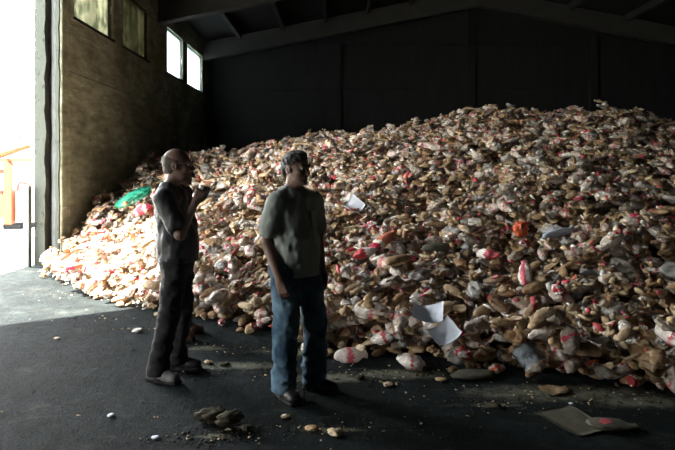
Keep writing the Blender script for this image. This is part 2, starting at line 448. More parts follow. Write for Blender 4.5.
bm_obj('handle', bm, MAT['rust'], sk, True)
part('skid', [((1.6, -.1, -.012), (2.1, .9, .12))], MAT['tyre'], sk)
part('skid', [((-1.9, -.1, -.012), (-1.2, .9, .28))], MAT['tyre'], sk)
bm = bmesh.new(); tube(bm, [(-2.2, .6, 1.98), (-.2, .6, 2.02), (1.2, .6, 2.14), (2.0, .6, 2.36)], [.1, .12, .12, .06])
bm_obj('lifting_arm', bm, MAT['orange'], sk, True)
po = tag(empty('guide_post', (-5.18, 10.1, 0)), 'short white steel post standing at the outer edge of the door jamb', 'post')
part('post_plate', [((-.09, -.03, 0), (.0, .03, 1.34))], MAT['post'], po, .006)
part('post_channel', [((.0, -.05, 0), (.018, .05, 1.36))], MAT['groove'], po, .004)
for nm, x0, x1, y, zw, zr, lb in (('storage_shed', -46, -31.4, 60, 5.0, 5.6, 'far pale shed with a flat blue grey roof beyond the yard'), ('low_shed', -40, -25.6, 48, 3.5, 3.9, 'low shed with thin bluish roof in front of the far shed')):
    r = tag(empty(nm, ((x0 + x1) / 2, y, -.012)), lb, 'shed'); w = (x1 - x0) / 2
    part('shed_wall', [((-w, 0, 0), (w - .6, 8, zw))], MAT['shed'], r)
    part('shed_roof', [((-w - .3, -.6, zw), (w, 8.5, zr))], MAT['shedroof'], r, .04)
    part('shed_door', [((-w + 2, -.05, 0), (-w + 5, .02, 2.6))], MAT['shedroof'], r)

bm = bmesh.new(); box(bm, (-21.5, -1, -.012), (-20, 13.5, 7.0)); box(bm, (-21.7, -1.2, 7.0), (-19.8, 13.7, 7.2)); struct('wall_sky_blocker', bm, MAT['wall'])  # unseen wall added to block low skylight from the heap's right side

# ------------------------------------------------------------------ heap: ground shape
TOE = np.array([(-5.4, 9.9), (-4.75, 9.45), (-4.1, 8.9), (-3.34, 7.8), (-2.48, 7.15), (-1.61, 6.55), (-1.14, 6.3), (-.756, 5.85), (-.06, 5.28), (.37, 5.12), (.77, 4.97), (1.14, 4.8), (1.58, 4.66), (2.0, 4.57), (2.44, 4.36), (4, 4.2), (6, 4.3), (10.5, 4.8)])
CREST = np.array([(-5.4, 15, 2.1), (-4.7, 15, 2.12), (-3.3, 15, 2.36), (-1.9, 15, 2.52), (-.67, 15, 2.80), (.8, 15, 2.80), (1.6, 14.8, 2.88), (2.5, 14.5, 3.03), (3.1, 14, 3.16), (5.2, 14, 3.24), (6.1, 14, 3.22), (6.8, 14, 3.06), (7.9, 14, 2.92), (10.5, 14, 2.5)])
GC = .03
GX0, GX1, GY0, GY1 = WX, 8.6, 3.6, 16.4
nx, ny = int((GX1 - GX0) / GC), int((GY1 - GY0) / GC)
gx = GX0 + (np.arange(nx) + .5) * GC; gy = GY0 + (np.arange(ny) + .5) * GC
XX, YY = np.meshgrid(gx, gy, indexing='ij')
def lattice(shape, cell, seed):
    """smooth 2D value noise on the heap grid"""
    r = np.random.default_rng(seed)
    a = r.random((int(shape[0] * GC / cell) + 3, int(shape[1] * GC / cell) + 3))
    u = np.arange(shape[0]) * GC / cell; w = np.arange(shape[1]) * GC / cell
    iu, iw = u.astype(int), w.astype(int); fu, fw = u - iu, w - iw
    fu = (fu * fu * (3 - 2 * fu))[:, None]; fw = (fw * fw * (3 - 2 * fw))[None]
    A = a[iu][:, iw]; B = a[iu + 1][:, iw]; Cc = a[iu][:, iw + 1]; D = a[iu + 1][:, iw + 1]
    return (A * (1 - fu) + B * fu) * (1 - fw) + (Cc * (1 - fu) + D * fu) * fw - .5
T = np.interp(gx, TOE[:, 0], TOE[:, 1])[:, None] + lattice((nx, ny), .5, 3) * .35
YC = np.interp(gx, CREST[:, 0], CREST[:, 1])[:, None]
HC = np.interp(gx, CREST[:, 0], CREST[:, 2])[:, None]
EX = np.interp(gx, [-4.7, -3.5, -1, 2], [1.0, 1.1, 1.25, 1.32])[:, None]
tt = (YY - T) / (YC - T)
H = (HC - .42) * (1 - np.clip(1 - tt, 0, 1) ** EX)
over = np.clip(YY - YC, 0, None)
H = np.where(tt < 0, -.05, H - .35 * over)
H += np.where(tt > .03, 1, 0) * np.clip(tt * 6, 0, 1) * (lattice((nx, ny), 1.6, 1) * .22 + lattice((nx, ny), .7, 2) * .16)
LIM = 4.7 / 8.6
core = np.clip(H - .13, -.05, None)
HSM = H.copy()
for _ in range(6):
    p = np.pad(HSM, 1, mode='edge')
    HSM = (p[:-2, 1:-1] + p[2:, 1:-1] + p[1:-1, :-2] + p[1:-1, 2:] + p[1:-1, 1:-1]) / 5
GRX, GRY = np.gradient(HSM, GC)
step = 4
ci = core[::step, ::step]; a, b = ci.shape
V = np.stack([XX[::step, ::step], YY[::step, ::step], ci], -1).reshape(-1, 3)
V[:, 0] = np.where(V[:, 0] < WX + .02, WX + .002, V[:, 0])
idx = np.arange(a * b).reshape(a, b)
Fq = np.stack([idx[:-1, :-1], idx[1:, :-1], idx[1:, 1:], idx[:-1, 1:]], -1).reshape(-1, 4)
keep = (V[Fq][:, :, 2].max(1) > -.04)
me = np_mesh('bread_crumbs', V, Fq[keep], [MAT['core']])
tag(link('bread_crumbs', me), 'crushed brown bread crumbs filling the gaps deep inside the heap', 'crumbs', kind='stuff')

# ------------------------------------------------------------------ heap: the kinds of piece
def ico(sub):
    bm = bmesh.new(); bmesh.ops.create_icosphere(bm, subdivisions=sub, radius=1)
    V = np.array([v.co[:] for v in bm.verts]); Fc = np.array([[v.index for v in f.verts] for f in bm.faces]); bm.free()
    return V, Fc
ICO = {s: ico(s) for s in (2, 3, 4)}
def fbm(V, freq, seed, oct=4):
    return np.array([noise.fractal(Vector(v) * freq + Vector((seed * 3.1, seed * 1.7, seed)), 1.0, 2.0, oct) for v in V])
def ridge(V, freq, seed, oct=3):
    return np.array([1 - abs(noise.fractal(Vector(v) * freq + Vector((seed * 2.3, seed, seed * 4.1)), .9, 2.0, oct)) * 2 for v in V])
def shape_loaf(sub, seed, sx, sy, sz, slash=3, bumpy=.10, boxy=1.0):
    D, Fc = ICO[sub]
    P = np.sign(D) * np.abs(D) ** boxy
    r = 1 + bumpy * fbm(D, 1.3, seed)
    V = P * r[:, None] * np.array([sx, sy, sz])
    low = V[:, 2] < 0
    V[low, 2] *= .6
    if slash:
        for k in range(slash):
            c = (k - (slash - 1) / 2) * sx * 1.1 / slash
            q = (V[:, 0] - c - V[:, 1] * .45) / (sx * .09)
            V[:, 2] -= np.where(V[:, 2] > 0, np.exp(-q * q) * sz * .22, 0)
    V[:, 2] += fbm(D, 3.5, seed + 5) * sz * .16; V[:, 1] += fbm(D, 2.5, seed + 8) * sy * .10
    return V, Fc, np.zeros(len(Fc), int)
def k_loaf(sub, s):
    a = random.Random(s * 13)
    return shape_loaf(sub, s, .145 * a.uniform(.9, 1.15), .07 * a.uniform(.9, 1.15), .055, a.choice((0, 2, 3)))
def k_roll(sub, s):
    a = random.Random(s * 17)
    V, Fc, mi = shape_loaf(sub, s + 40, .062 * a.uniform(.85, 1.2), .053, .043, 0, .16)
    if s % 2:
        for q in (V[:, 0], V[:, 1]): V[:, 2] -= np.where(V[:, 2] > 0, np.exp(-(q / .009) ** 2) * .009, 0)
    return V, Fc, mi
def k_baguette(sub, s):
    a = random.Random(s * 19)
    V, Fc, mi = shape_loaf(sub, s + 80, .27 * a.uniform(.8, 1.1), .042, .036, 5, .06, .85)
    V[:, 1] += (V[:, 0] ** 2) * a.uniform(-.5, .5); return V, Fc, mi
def k_chunk(sub, s):
    a = random.Random(s * 23)
    D, Fc = ICO[sub]
    V = D * (1 + .55 * fbm(D, 1.1, s + 120))[:, None] * np.array([.075, .058, .042]) * a.uniform(.8, 1.15)
    cut = .018 + .018 * fbm(D, 3, s + 7)
    torn = V[:, 0] > cut
    V[torn, 0] = cut[torn] + (V[torn, 0] - cut[torn]) * .15 + .009 * fbm(V[torn] * 60, 1, s)
    mi = (torn[Fc].sum(1) >= 2).astype(int)
    return V, Fc, mi
def k_slice(sub, s):
    """a slice of tin loaf: rounded-square outline, crust round the rim"""
    D, Fc = ICO[sub]
    a = random.Random(s * 29)
    e = .45
    r = (np.abs(D[:, 0]) ** 4 + np.abs(D[:, 1]) ** 4) ** .25 + 1e-6
    rad = np.sqrt(D[:, 0] ** 2 + D[:, 1] ** 2)
    rim = rad > .82
    sc = np.where(rad > .3, rad / r * np.minimum(1, rad / .82), 1)
    V = np.stack([D[:, 0] / (rad + 1e-6) * np.minimum(1, rad / .82) * (rad / r) * .066, D[:, 1] / (rad + 1e-6) * np.minimum(1, rad / .82) * (rad / r) * .058 , np.where(rim, D[:, 2] / .57 * .009, np.sign(D[:, 2]) * .009)], -1)
    V[:, 2] += (V[:, 0] ** 2) * a.uniform(-3, 6) + .003 * fbm(V * 40, 1, s)
    mi = np.where(rim[Fc].sum(1) >= 2, 0, 1)
    return V, Fc, mi
def k_flat(sub, s):
    D, Fc = ICO[sub]
    a = random.Random(s * 31)
    th = .011
    V = D * np.array([.105 * a.uniform(.8, 1.2), .085, th])
    V[:, :2] *= (1 + .12 * fbm(D * np.array([1, 1, 0]), 1.4, s))[:, None]
    V[:, 2] += .032 * fbm(V * np.array([9, 9, 0]), 1, s + 3)
    V[:, 2] += a.uniform(-1, 2.2) * V[:, 0] ** 2
    return V, Fc, np.zeros(len(Fc), int)
def crumple(sub, s, size, amp=.38, freq=1.5):
    D, Fc = ICO[sub]
    V = D * (1 + amp * (ridge(D, freq, s) - .35) + .12 * fbm(D, 4, s))[:, None] * np.array(size)
    return V, Fc
def bag_hull(sub, s, sx, sy, sz):
    """film round a loaf: one end gathered to a neck that flares out again"""
    a = random.Random(s * 37)
    D, Fc = ICO[sub]
    r = 1 + .24 * (ridge(D, 1.5, s + 9) - .4) + .10 * fbm(D, 4, s)
    V = D * r[:, None] * np.array([sx, sy, sz])
    x = D[:, 0]
    neck = np.clip((x - .62) / .38, 0, 1)
    prof = np.where(neck > 0, np.interp(neck, [0, .35, .55, 1], [1, .45, .30, .8]), 1)
    ang = np.arctan2(D[:, 2], D[:, 1])
    flute = 1 + .35 * neck * np.sin(ang * 5 + s)
    rim = np.sqrt(np.maximum(0, 1 - np.minimum(x, .985) ** 2))
    k = np.where(neck > 0, np.interp(neck, [0, .35, .55, 1], [.78, .5, .34, .5]) / np.maximum(rim, .12), 1)
    V[:, 1] = np.where(neck > 0, V[:, 1] * k * flute, V[:, 1]); V[:, 2] = np.where(neck > 0, V[:, 2] * k * flute, V[:, 2])
    V[:, 0] += neck * sx * .25
    return V, Fc
def k_bagged(sub, s):
    a = random.Random(s * 41)
    sx, sy, sz = .14 * a.uniform(.85, 1.2), .082 * a.uniform(.9, 1.1), .062
    Vb, Fb = bag_hull(sub, s, sx * 1.1, sy * 1.12, sz * 1.15)
    cen = Vb[Fb].mean(1)
    mi = np.full(len(Fb), 2)
    ph = a.uniform(-.3, .3)
    band = np.abs(cen[:, 0] / sx - ph + cen[:, 1] / sy * .25) < a.choice((.10, .16, .2))
    blot = np.array([noise.noise(Vector(c) * 16 + Vector((s, 0, 0))) for c in cen])
    if s % 5: mi[band] = 3
    mi[(blot > .38) & ~band] = 4
    return Vb, Fb, mi
def k_bagged_inner(sub, s):
    a = random.Random(s * 41)
    sx, sy = .14 * a.uniform(.85, 1.2), .082 * a.uniform(.9, 1.1)
    return shape_loaf(sub, s + 200, sx * .95, sy * .97, .058, 3, .12)
def k_plastic(sub, s):
    V, Fc = crumple(sub, s + 300, (.105, .075, .04), .5, 1.5)
    return V, Fc, np.full(len(Fc), 5)
def k_wrapper(sub, s):
    V, Fc = crumple(sub, s + 400, (.09, .062, .036), .5, 1.4)
    cen = V[Fc].mean(1)
    q = np.array([noise.noise(Vector(c) * 14 + Vector((0, s * 3.3, 0))) for c in cen])
    mi = np.where(q > -.02, 3, np.where(q > -.3, 4, 5))
    if s % 4 == 3: mi = np.where(mi == 3, 6, mi)
    return V, Fc, mi
HEAPMATS = [MAT['crust'], MAT['crumb'], MAT['film'], MAT['print_red'], MAT['print_white'], MAT['bagplastic'], MAT['print_orange']]
# name: (shape, weight, scale range, sink, plural, wording)
KINDS = {
    'bread_loaf': (k_loaf, .16, (.5, 1.0), .012, 'bread loaves', 'brown oval bread loaf'),
    'bread_roll': (k_roll, .16, (.6, 1.1), .010, 'bread rolls', 'small rounded tan bread roll'),
    'baguette': (k_baguette, .055, (.4, .8), .010, 'baguettes', 'long thin brown baguette'),
    'bread_chunk': (k_chunk, .16, (.5, 1.15), .012, 'torn bread chunks', 'torn chunk of bread with pale crumb'),
    'bread_slice': (k_slice, .07, (.7, 1.25), .006, 'bread slices', 'flat pale slice of bread'),
    'flatbread': (k_flat, .06, (.55, 1.1), .008, 'flatbreads', 'thin bent tan flatbread'),
    'bagged_bread': (k_bagged, .17, (.5, 1.05), .016, 'bagged loaves', 'bread loaf in a clear printed bag'),
    'plastic_bag': (k_plastic, .10, (.55, 1.3), .02, 'crumpled plastic bags', 'crumpled whitish plastic bag'),
    'printed_wrapper': (k_wrapper, .065, (.4, 1.0), .016, 'printed wrappers', 'crumpled red and white bread wrapper'),
}
NVAR = 8
LIB = {}
for kn, kd in KINDS.items():
    for s in range(NVAR):
        LIB[kn, s] = {'lo': kd[0](2, s), 'hi': None}
KN = list(KINDS); KW = np.array([KINDS[k][1] for k in KN]); KW /= KW.sum()

cur = core.copy(); cur[cur < 0] = 0.0
def rot_to(n, yaw, tx, ty):
    z = Vector(n).normalized()
    q = Vector((0, 0, 1)).rotation_difference(z).to_matrix()
    return np.array(q @ Euler((tx, ty, 0)).to_matrix() @ Matrix.Rotation(yaw, 3, 'Z'))
def drop(Vl, x, y, R, sc, sink, commit=True, floor_only=False):
    """lower a piece straight down until it touches what already lies there"""
    W = (Vl * sc) @ R.T
    ix = ((W[:, 0] + x - GX0) / GC).astype(int); iy = ((W[:, 1] + y - GY0) / GC).astype(int)
    ok = (ix >= 0) & (iy >= 0) & (ix < nx) & (iy < ny)
    if ok.sum() < len(W) * .5: return None
    if (W[:, 0] + x).min() < WX + .01 and y > DY1: x += WX + .012 - (W[:, 0] + x).min(); return drop(Vl, x, y, R, sc, sink, commit)
    h = np.zeros(len(W)); h[ok] = cur[ix[ok], iy[ok]]
    cl = np.quantile(h - W[:, 2], .96)
    onfloor = h.max() < .005
    z = cl + .002 if onfloor else cl - sink
    z = max(z, -W[:, 2].min() + .002)
    if commit:
        np.maximum.at(cur, (ix[ok], iy[ok]), (W[:, 2] + z)[ok])
    return x, y, z
items = []      # (kind, variant, location, R, scale, tint)
def visible_ok(x, y):
    px = VX + F * x / y
    return -140 < px < 800
def put(kn, s, x, y, sc=None, yaw=None, tilt=.3, extra=None):
    kd = KINDS[kn]
    i = min(nx - 1, max(0, int((x - GX0) / GC))); j = min(ny - 1, max(0, int((y - GY0) / GC)))
    n = (-GRX[i, j], -GRY[i, j], 1)
    R = rot_to(n, rng.uniform(0, 2 * PI) if yaw is None else yaw, float(np.clip(rng.normal(0, tilt), -.5, .5)), float(np.clip(rng.normal(0, tilt), -.5, .5)))
    sc = rng.uniform(*kd[2]) * .8 if sc is None else sc
    p = drop(LIB[kn, s]['lo'][0], x, y, R, sc, kd[3] * sc)
    if p: items.append((kn, s, p, R, sc, rng.random()))
INHEAP = (H > .02) & (YY < YC + .55) & (XX / YY < (675 + 110 - VX) / F)
for it in range(80):
    cand = np.argwhere(INHEAP & (cur < H - .045))
    if len(cand) < 250: break
    n = min(700, max(60, len(cand) // 14))
    for c in cand[rng.choice(len(cand), n, replace=False)]:
        kn = KN[rng.choice(len(KN), p=KW)]
        put(kn, int(rng.integers(NVAR)), gx[c[0]] + rng.uniform(-.015, .015), gy[c[1]] + rng.uniform(-.015, .015))
    if len(items) > 21000: break
# spill along the foot
for k in range(220):
    x = rng.uniform(-4.6, 4.2); ty = np.interp(x, TOE[:, 0], TOE[:, 1])
    kn = KN[rng.choice(len(KN), p=KW)]
    if kn == 'baguette': continue
    put(kn, int(rng.integers(NVAR)), x, ty - abs(rng.normal(0, .10)) + .08, rng.uniform(.5, .95), tilt=.12)
print('heap pieces', len(items))

# fine scraps over everything: fragments a few centimetres across
D1, F1 = ico(1)
Vs, Fs, Ms = [], [], []; off = 0
cand = np.argwhere(INHEAP)
pr = 1 / YY[cand[:, 0], cand[:, 1]] ** .5; pr /= pr.sum()
for c in cand[rng.choice(len(cand), 15000, p=pr)]:
    i, j = c; sc = rng.uniform(.011, .034)
    V = D1 * (1 + .35 * rng.normal(0, 1, (len(D1), 1)).clip(-1.3, 1.3)) * np.array([rng.uniform(1, 2.8), 1, rng.uniform(.3, .7)]) * sc
    if gx[i] < WX + .1: continue
    R = rot_to((-GRX[i, j], -GRY[i, j], 1), rng.uniform(0, 6.3), rng.normal(0, .4), rng.normal(0, .4))
    Vs.append(V @ R.T + np.array([gx[i], gy[j], cur[i, j] + sc * .15])); Fs.append(F1 + off); off += len(V); Ms.append(np.full(len(F1), rng.choice([0, 0, 0, 1, 1, 2, 3, 4])))
nsc = len(Vs)
tag(link('bread_scraps', np_mesh('bread_scraps', np.concatenate(Vs), np.concatenate(Fs), [MAT['crust'], MAT['crumb'], MAT['bagplastic'], MAT['print_red'], MAT['print_white']], np.concatenate(Ms), True, rng.random(nsc).repeat(len(F1)))), 'small broken scraps of bread and wrapper strewn over the heap', 'scraps', kind='stuff')

# what shows: cast a ray through every pixel or so against rough shapes of all the pieces
LO = {}
for key, d in LIB.items():
    V0, F0, _ = d['lo']; LO[key] = (V0, F0)
Vs, Fs, own = [], [], []; off = 0
for q, (kn, s, p, R, sc, ti) in enumerate(items):
    V0, F0 = LO[kn, s]
    Vs.append((V0 * sc) @ R.T + np.array(p)); Fs.append(F0 + off); off += len(V0); own.append(np.full(len(F0), q))
Vs = np.concatenate(Vs); Fs = np.concatenate(Fs); own = np.concatenate(own)
bvh = BVHTree.FromPolygons(Vs.tolist(), Fs.tolist(), all_triangles=True)
hits = np.zeros(len(items)); eye = Vector((0, 0, EYE))
for py in np.arange(95, 450, 1.6):
    for px in np.arange(0, 676, 1.6):
        h = bvh.ray_cast(eye, Vector(((px - VX) / F, 1, (VY - py) / F)).normalized(), 30)
        if h[2] is not None: hits[own[h[2]]] += 1
del bvh, Vs, Fs, own
by = {}
for q, it in enumerate(items): by.setdefault(it[0], []).append(q)
single = set()
for kn, qs in by.items():
    qs = sorted(qs, key=lambda q: -hits[q])
    single.update(q for q in qs[:300] if hits[q] >= 2)
print({k: (len(v), sum(1 for q in v if q in single)) for k, v in by.items()})

def zone(p):
    x, y, z = p
    t_y = np.interp(x, TOE[:, 0], TOE[:, 1]); c_y = np.interp(x, CREST[:, 0], CREST[:, 1])
    u = (y - t_y) / (c_y - t_y)
    if u < -.01: return 'spilled along the foot of the heap'
    px = VX + F * x / y
    if px < 205: return 'in the sunlit left end of the heap' if u < .62 else 'high up by the left wall'
    band = 'low' if u < .16 else 'halfway up' if u < .62 else 'high'
    side = 'behind the two people' if px < 330 else 'in the middle of the heap' if px < 480 else 'the dim right side of the heap'
    return band + ' ' + side
SRC = {}
def source(kn, s):
    """the detailed mesh of one variant, made once"""
    if (kn, s) not in SRC:
        V0, F0, mi = KINDS[kn][0](3, s)
        me = np_mesh(kn, V0, F0, HEAPMATS, mi)
        inner = None
        if kn == 'bagged_bread':
            V1, F1, m1 = k_bagged_inner(3, s)
            inner = np_mesh('loaf', V1, F1, HEAPMATS, m1)
        SRC[kn, s] = (bpy.data.objects.new(kn, me), bpy.data.objects.new('loaf', inner) if inner else None)
    return SRC[kn, s]
for q in sorted(single):
    kn, s, p, R, sc, ti = items[q]
    so, si = source(kn, s)
    o = so.copy(); C.objects.link(o)
    M = Matrix(R.tolist()).to_4x4(); M.translation = Vector(p)
    o.matrix_world = M @ Matrix.Scale(sc, 4)
    zn = zone(p)
    tag(o, KINDS[kn][5] + ' ' + zn, kn.split('_')[-1] if kn not in ('baguette', 'flatbread') else 'bread', KINDS[kn][4] + ' ' + zn)
    o['category'] = {'bread_loaf': 'bread', 'bread_roll': 'bread roll', 'baguette': 'baguette', 'bread_chunk': 'bread', 'bread_slice': 'bread slice', 'flatbread': 'flatbread', 'bagged_bread': 'bagged bread', 'plastic_bag': 'plastic bag', 'printed_wrapper': 'wrapper'}[kn]
    if si:
        c = si.copy(); C.objects.link(c); c.parent = o
for so, si in SRC.values():
    if so.users == 0: bpy.data.objects.remove(so)
    if si and si.users == 0: bpy.data.objects.remove(si)
MASS = {'bread_loaf': 'further brown loaves', 'bread_roll': 'further small rolls', 'baguette': 'further baguettes', 'bread_chunk': 'further torn bread chunks', 'bread_slice': 'further bread slices', 'flatbread': 'further flatbreads', 'bagged_bread': 'further bagged loaves', 'plastic_bag': 'further crumpled plastic bags', 'printed_wrapper': 'further red and white wrappers'}
NAMES = {'bread_loaf': 'bread_loaf_mass', 'bread_roll': 'bread_roll_mass', 'baguette': 'baguette_mass', 'bread_chunk': 'bread_chunk_mass', 'bread_slice': 'bread_slice_mass', 'flatbread': 'flatbread_mass', 'bagged_bread': 'bagged_bread_mass', 'plastic_bag': 'plastic_bag_mass', 'printed_wrapper': 'printed_wrapper_mass'}
for kn, qs in by.items():
    Vs, Fs, Ms, Ts = [], [], [], []; off = 0
    for q in qs:
        if q in single: continue
        _, s, p, R, sc, ti = items[q]
        sets = [LIB[kn, s]['lo']]
        if kn == 'bagged_bread': sets.append(k_bagged_inner(2, s) if ('in', s) not in LIB else LIB['in', s]); LIB['in', s] = sets[-1]
        for V0, F0, mi in sets:
            Vs.append((V0 * sc) @ R.T + np.array(p)); Fs.append(F0 + off); off += len(V0); Ms.append(mi); Ts.append(np.full(len(F0), ti))
    if not Vs: continue
    me = np_mesh(NAMES[kn], np.concatenate(Vs), np.concatenate(Fs), HEAPMATS, np.concatenate(Ms), True, np.concatenate(Ts))
    tag(link(NAMES[kn], me), MASS[kn] + ' lying small or half buried all over the heap', 'heap', kind='stuff')

#LANDMARKS>
# ------------------------------------------------------------------ single pieces one can make out, dropped where they lie
def surf(px, py):
    """where the line of sight through a point of the photo meets the heap or the floor"""
    for k in range(1500):
        d = 3.6 + k * .008; x = (px - VX) / F * d; z = EYE + (VY - py) / F * d
        i, j = int((x - GX0) / GC), int((d - GY0) / GC)
        g_ = cur[i, j] if 0 <= i < nx and 0 <= j < ny else 0
        if z <= g_: return x, d
    return floor_pt(px, py)[:2]
def spread_bag(sub, s, size, amp):
    V, Fc = crumple(sub, s, size, amp, 1.4); return V, Fc
def place(name, label, cat, px, py, VF, mats, yaw, mi=None, tilt=(0, 0), sink=.01, flatten=False, lean=None):
    V, Fc = VF; qx, qy = px, py; best = None
    for k in range(13):
        if k == 12:
            if best is None: break
            qx, qy = best[1:]
        x, y = surf(qx, qy)
        i = min(nx - 2, max(1, int((x - GX0) / GC))); j = min(ny - 2, max(1, int((y - GY0) / GC)))
        n = (-GRX[i, j], -GRY[i, j], 1) if H[i, j] > .03 and not flatten else (0, 0, 1)
        R = rot_to(n, yaw, *tilt)
        p = drop(V, x, y, R, 1.0, sink, k == 12)
        if p is None: break
        er = math.hypot(px - (VX + p[0] * F / p[1]), py - (VY - (p[2] - EYE) * F / p[1]))
        if best is None or er < best[0]: best = (er, qx, qy)
        qx += (px - (VX + p[0] * F / p[1])) * .45; qy += (py - (VY - (p[2] - EYE) * F / p[1])) * .45
    if lean:                        # propped against the steep foot of the heap
        x, y = surf(px, py); y -= lean
        R = rot_to((-.1, -.62, .78), yaw, *tilt); p = (x, y, max(EYE + (VY - py) / F * y, .004 - (V @ R.T)[:, 2].min()))
    if p is None: p = (x, y, .002 - ((V @ R.T)[:, 2]).min())
    me = np_mesh(name, V, Fc, mats, mi)
    o = tag(link(name, me), label, cat)
    M = Matrix(R.tolist()).to_4x4(); M.translation = Vector(p); o.matrix_world = M
    return o
def sheet(w, h, s, bend, crease):
    n = 12; u, v = np.meshgrid(np.linspace(-1, 1, n), np.linspace(-1, 1, n), indexing='ij')
    z = bend * u * u + crease * np.abs(u + .4 * v) + .012 * np.array([[noise.noise(Vector((a * 1.7 + s, b * 1.7, s))) for a, b in zip(r, q)] for r, q in zip(u, v)])
    top = np.stack([u * w, v * h, z], -1).reshape(-1, 3); bot = top - A(0, 0, .0025)
    idx = np.arange(n * n).reshape(n, n)
    q = np.stack([idx[:-1, :-1], idx[1:, :-1], idx[1:, 1:], idx[:-1, 1:]], -1).reshape(-1, 4)
    rim = np.concatenate([idx[0], idx[1:, -1], idx[-1, ::-1][1:], idx[::-1, 0][1:-1]]); rn = np.roll(rim, -1)
    side = np.stack([rim, rn, rn + n * n, rim + n * n], -1)
    return np.concatenate([top, bot]), np.concatenate([q, q[:, ::-1] + n * n, side[:, ::-1]])
A = lambda *p: np.array(p, float)
L2 = HEAPMATS
def banded(VF, f):
    c = VF[0][VF[1]].mean(1); return f(c)
place('paper_sheet', 'white sheet of paper curled over low on the heap, upper of two', 'paper', 427, 315, sheet(.12, .085, 1, .03, .035), [MAT['paper']], -.2, lean=.05)
place('paper_sheet', 'white sheet of paper low on the heap, lower of two with pointed corner', 'paper', 442, 335, sheet(.11, .09, 5, .04, .02), [MAT['paper']], .5, lean=.05)
place('leaflet', 'pale bluish crumpled leaflet halfway up heap, right of the jeans wearer', 'leaflet', 352, 209, sheet(.13, .11, 9, .05, .05), [MAT['paper']], .9, tilt=(.3, .2))
place('plastic_tray', 'dull grey ribbed plastic tray tipped on its side at the foot of heap', 'tray', 527, 352, sheet(.10, .085, 4, -.05, .0), [MAT['print_grey']], .4, lean=.06)
vf = bag_hull(3, 3, .20, .07, .06); mi = banded(vf, lambda c: np.where(c[:, 0] < -.08, 1, np.where(c[:, 0] < -.02, 2, 0)))
place('bagged_baguette', 'long salmon coloured package with red end lying slantwise mid heap', 'package', 381, 237, vf, [MAT['print_pinkbrown'], MAT['print_red'], MAT['print_white']], .75, mi, tilt=(0, .0))
vf = bag_hull(3, 5, .13, .06, .05)
place('bagged_bread', 'red and white bread bag right below the salmon package', 'bagged bread', 364, 256, vf, [MAT['print_red'], MAT['print_white']], .55, banded(vf, lambda c: np.where(c[:, 0] < .0, 0, 1)))
place('plastic_bag', 'long twisted bluish white plastic bag on the right side of heap', 'plastic bag', 556, 234, bag_hull(3, 8, .19, .055, .05), [MAT['print_blue']], .35)
place('printed_wrapper', 'bright orange red crumpled wrapper on the right side of heap', 'wrapper', 521, 232, spread_bag(3, 12, (.07, .065, .075), .5), [MAT['print_orange']], .3)
vf = bag_hull(3, 9, .14, .065, .055)
place('bagged_bread', 'white bread bag with bold red stripe, upright below the orange red wrapper', 'bagged bread', 525, 278, vf, [MAT['print_white'], MAT['print_red']], 1.25, banded(vf, lambda c: (np.abs(c[:, 1]) < .022).astype(int)), tilt=(0, -.5))
vf = bag_hull(3, 10, .12, .06, .05)
place('bagged_bread', 'white and red bread bag lying just right of the middle', 'bagged bread', 487, 257, vf, [MAT['print_white'], MAT['print_red']], -.8, banded(vf, lambda c: ((c[:, 0] > .0) & (c[:, 1] < .03)).astype(int)))
vf = bag_hull(3, 13, .12, .075, .06)
place('bagged_bread', 'pale bread bag with red stripe at the heap foot beside the jeans', 'bagged bread', 349, 347, vf, [MAT['film'], MAT['print_red'], MAT['crust']], .2, banded(vf, lambda c: (np.abs(c[:, 0]) < .022).astype(int)))
place('bread_loaf', 'large smooth greyish loaf lying flat right of the salmon package', 'bread', 436, 234, k_loaf(3, 2)[:2], [MAT['sack']], .15, None)
place('bread_loaf', 'large smooth tan loaf below the salmon package, tilted upward', 'bread', 398, 264, k_loaf(3, 5)[:2], [MAT['crust']], .35, None)
place('plastic_sheet', 'green plastic sheet crumpled near the left wall', 'plastic sheet', 134, 197, spread_bag(4, 22, (.26, .17, .07), .6), [MAT['green_film']], .35, sink=.05)
vf = spread_bag(3, 25, (.16, .10, .07), .5)
place('printed_wrapper', 'large pinkish red wrapper below the green sheet by the wall', 'wrapper', 143, 205, vf, [MAT['print_red'], MAT['print_white']], .3, banded(vf, lambda c: (np.sin(c[:, 0] * 40) > .6).astype(int)))
place('bread_loaf', 'orange brown loaf at the left tip of heap near the door jamb', 'bread', 71, 262, k_loaf(3, 4)[:2], [MAT['print_orange']], .2, None)
place('bread_loaf', 'reddish loaf below the orange one near the door jamb', 'bread', 70, 270, k_roll(3, 4)[:2], [MAT['print_red']], .3, None)
# on the open floor
def lump(s, size, amp=.5, freq=1.6): return crumple(3, s, size, amp, freq)
place('sack', 'flattened grey brown sack on the dark floor in front of heap', 'sack', 573, 420, sheet(.145, .20, 3, -.004, .006), [MAT['sack']], .35, tilt=(0, 0), sink=0)
vf = bag_hull(3, 15, .13, .085, .02); 
place('bagged_bread', 'squashed bread bag with faded red print right of the flattened sack', 'bagged bread', 610, 424, vf, [MAT['sack'], MAT['print_red']], -.2, banded(vf, lambda c: (np.hypot(c[:, 0] + .03, c[:, 1]) < .04).astype(int)), sink=0)
place('bread_loaf', 'squashed reddish brown loaf on the floor before the right heap foot', 'bread', 553, 389, k_flat(3, 5)[:2], [MAT['crust']], .1, None, sink=0)
place('plastic_bag', 'flat grey plastic bag on the floor at the heap foot', 'plastic bag', 474, 374, spread_bag(3, 31, (.17, .08, .025), .4), [MAT['sack']], .1, sink=0)
place('dirt_lump', 'dark crumbly lump on floor, left of a touching pair', 'lump', 211, 415, lump(41, (.085, .07, .03), .7), [MAT['dirtcrumb']], .3, sink=0)
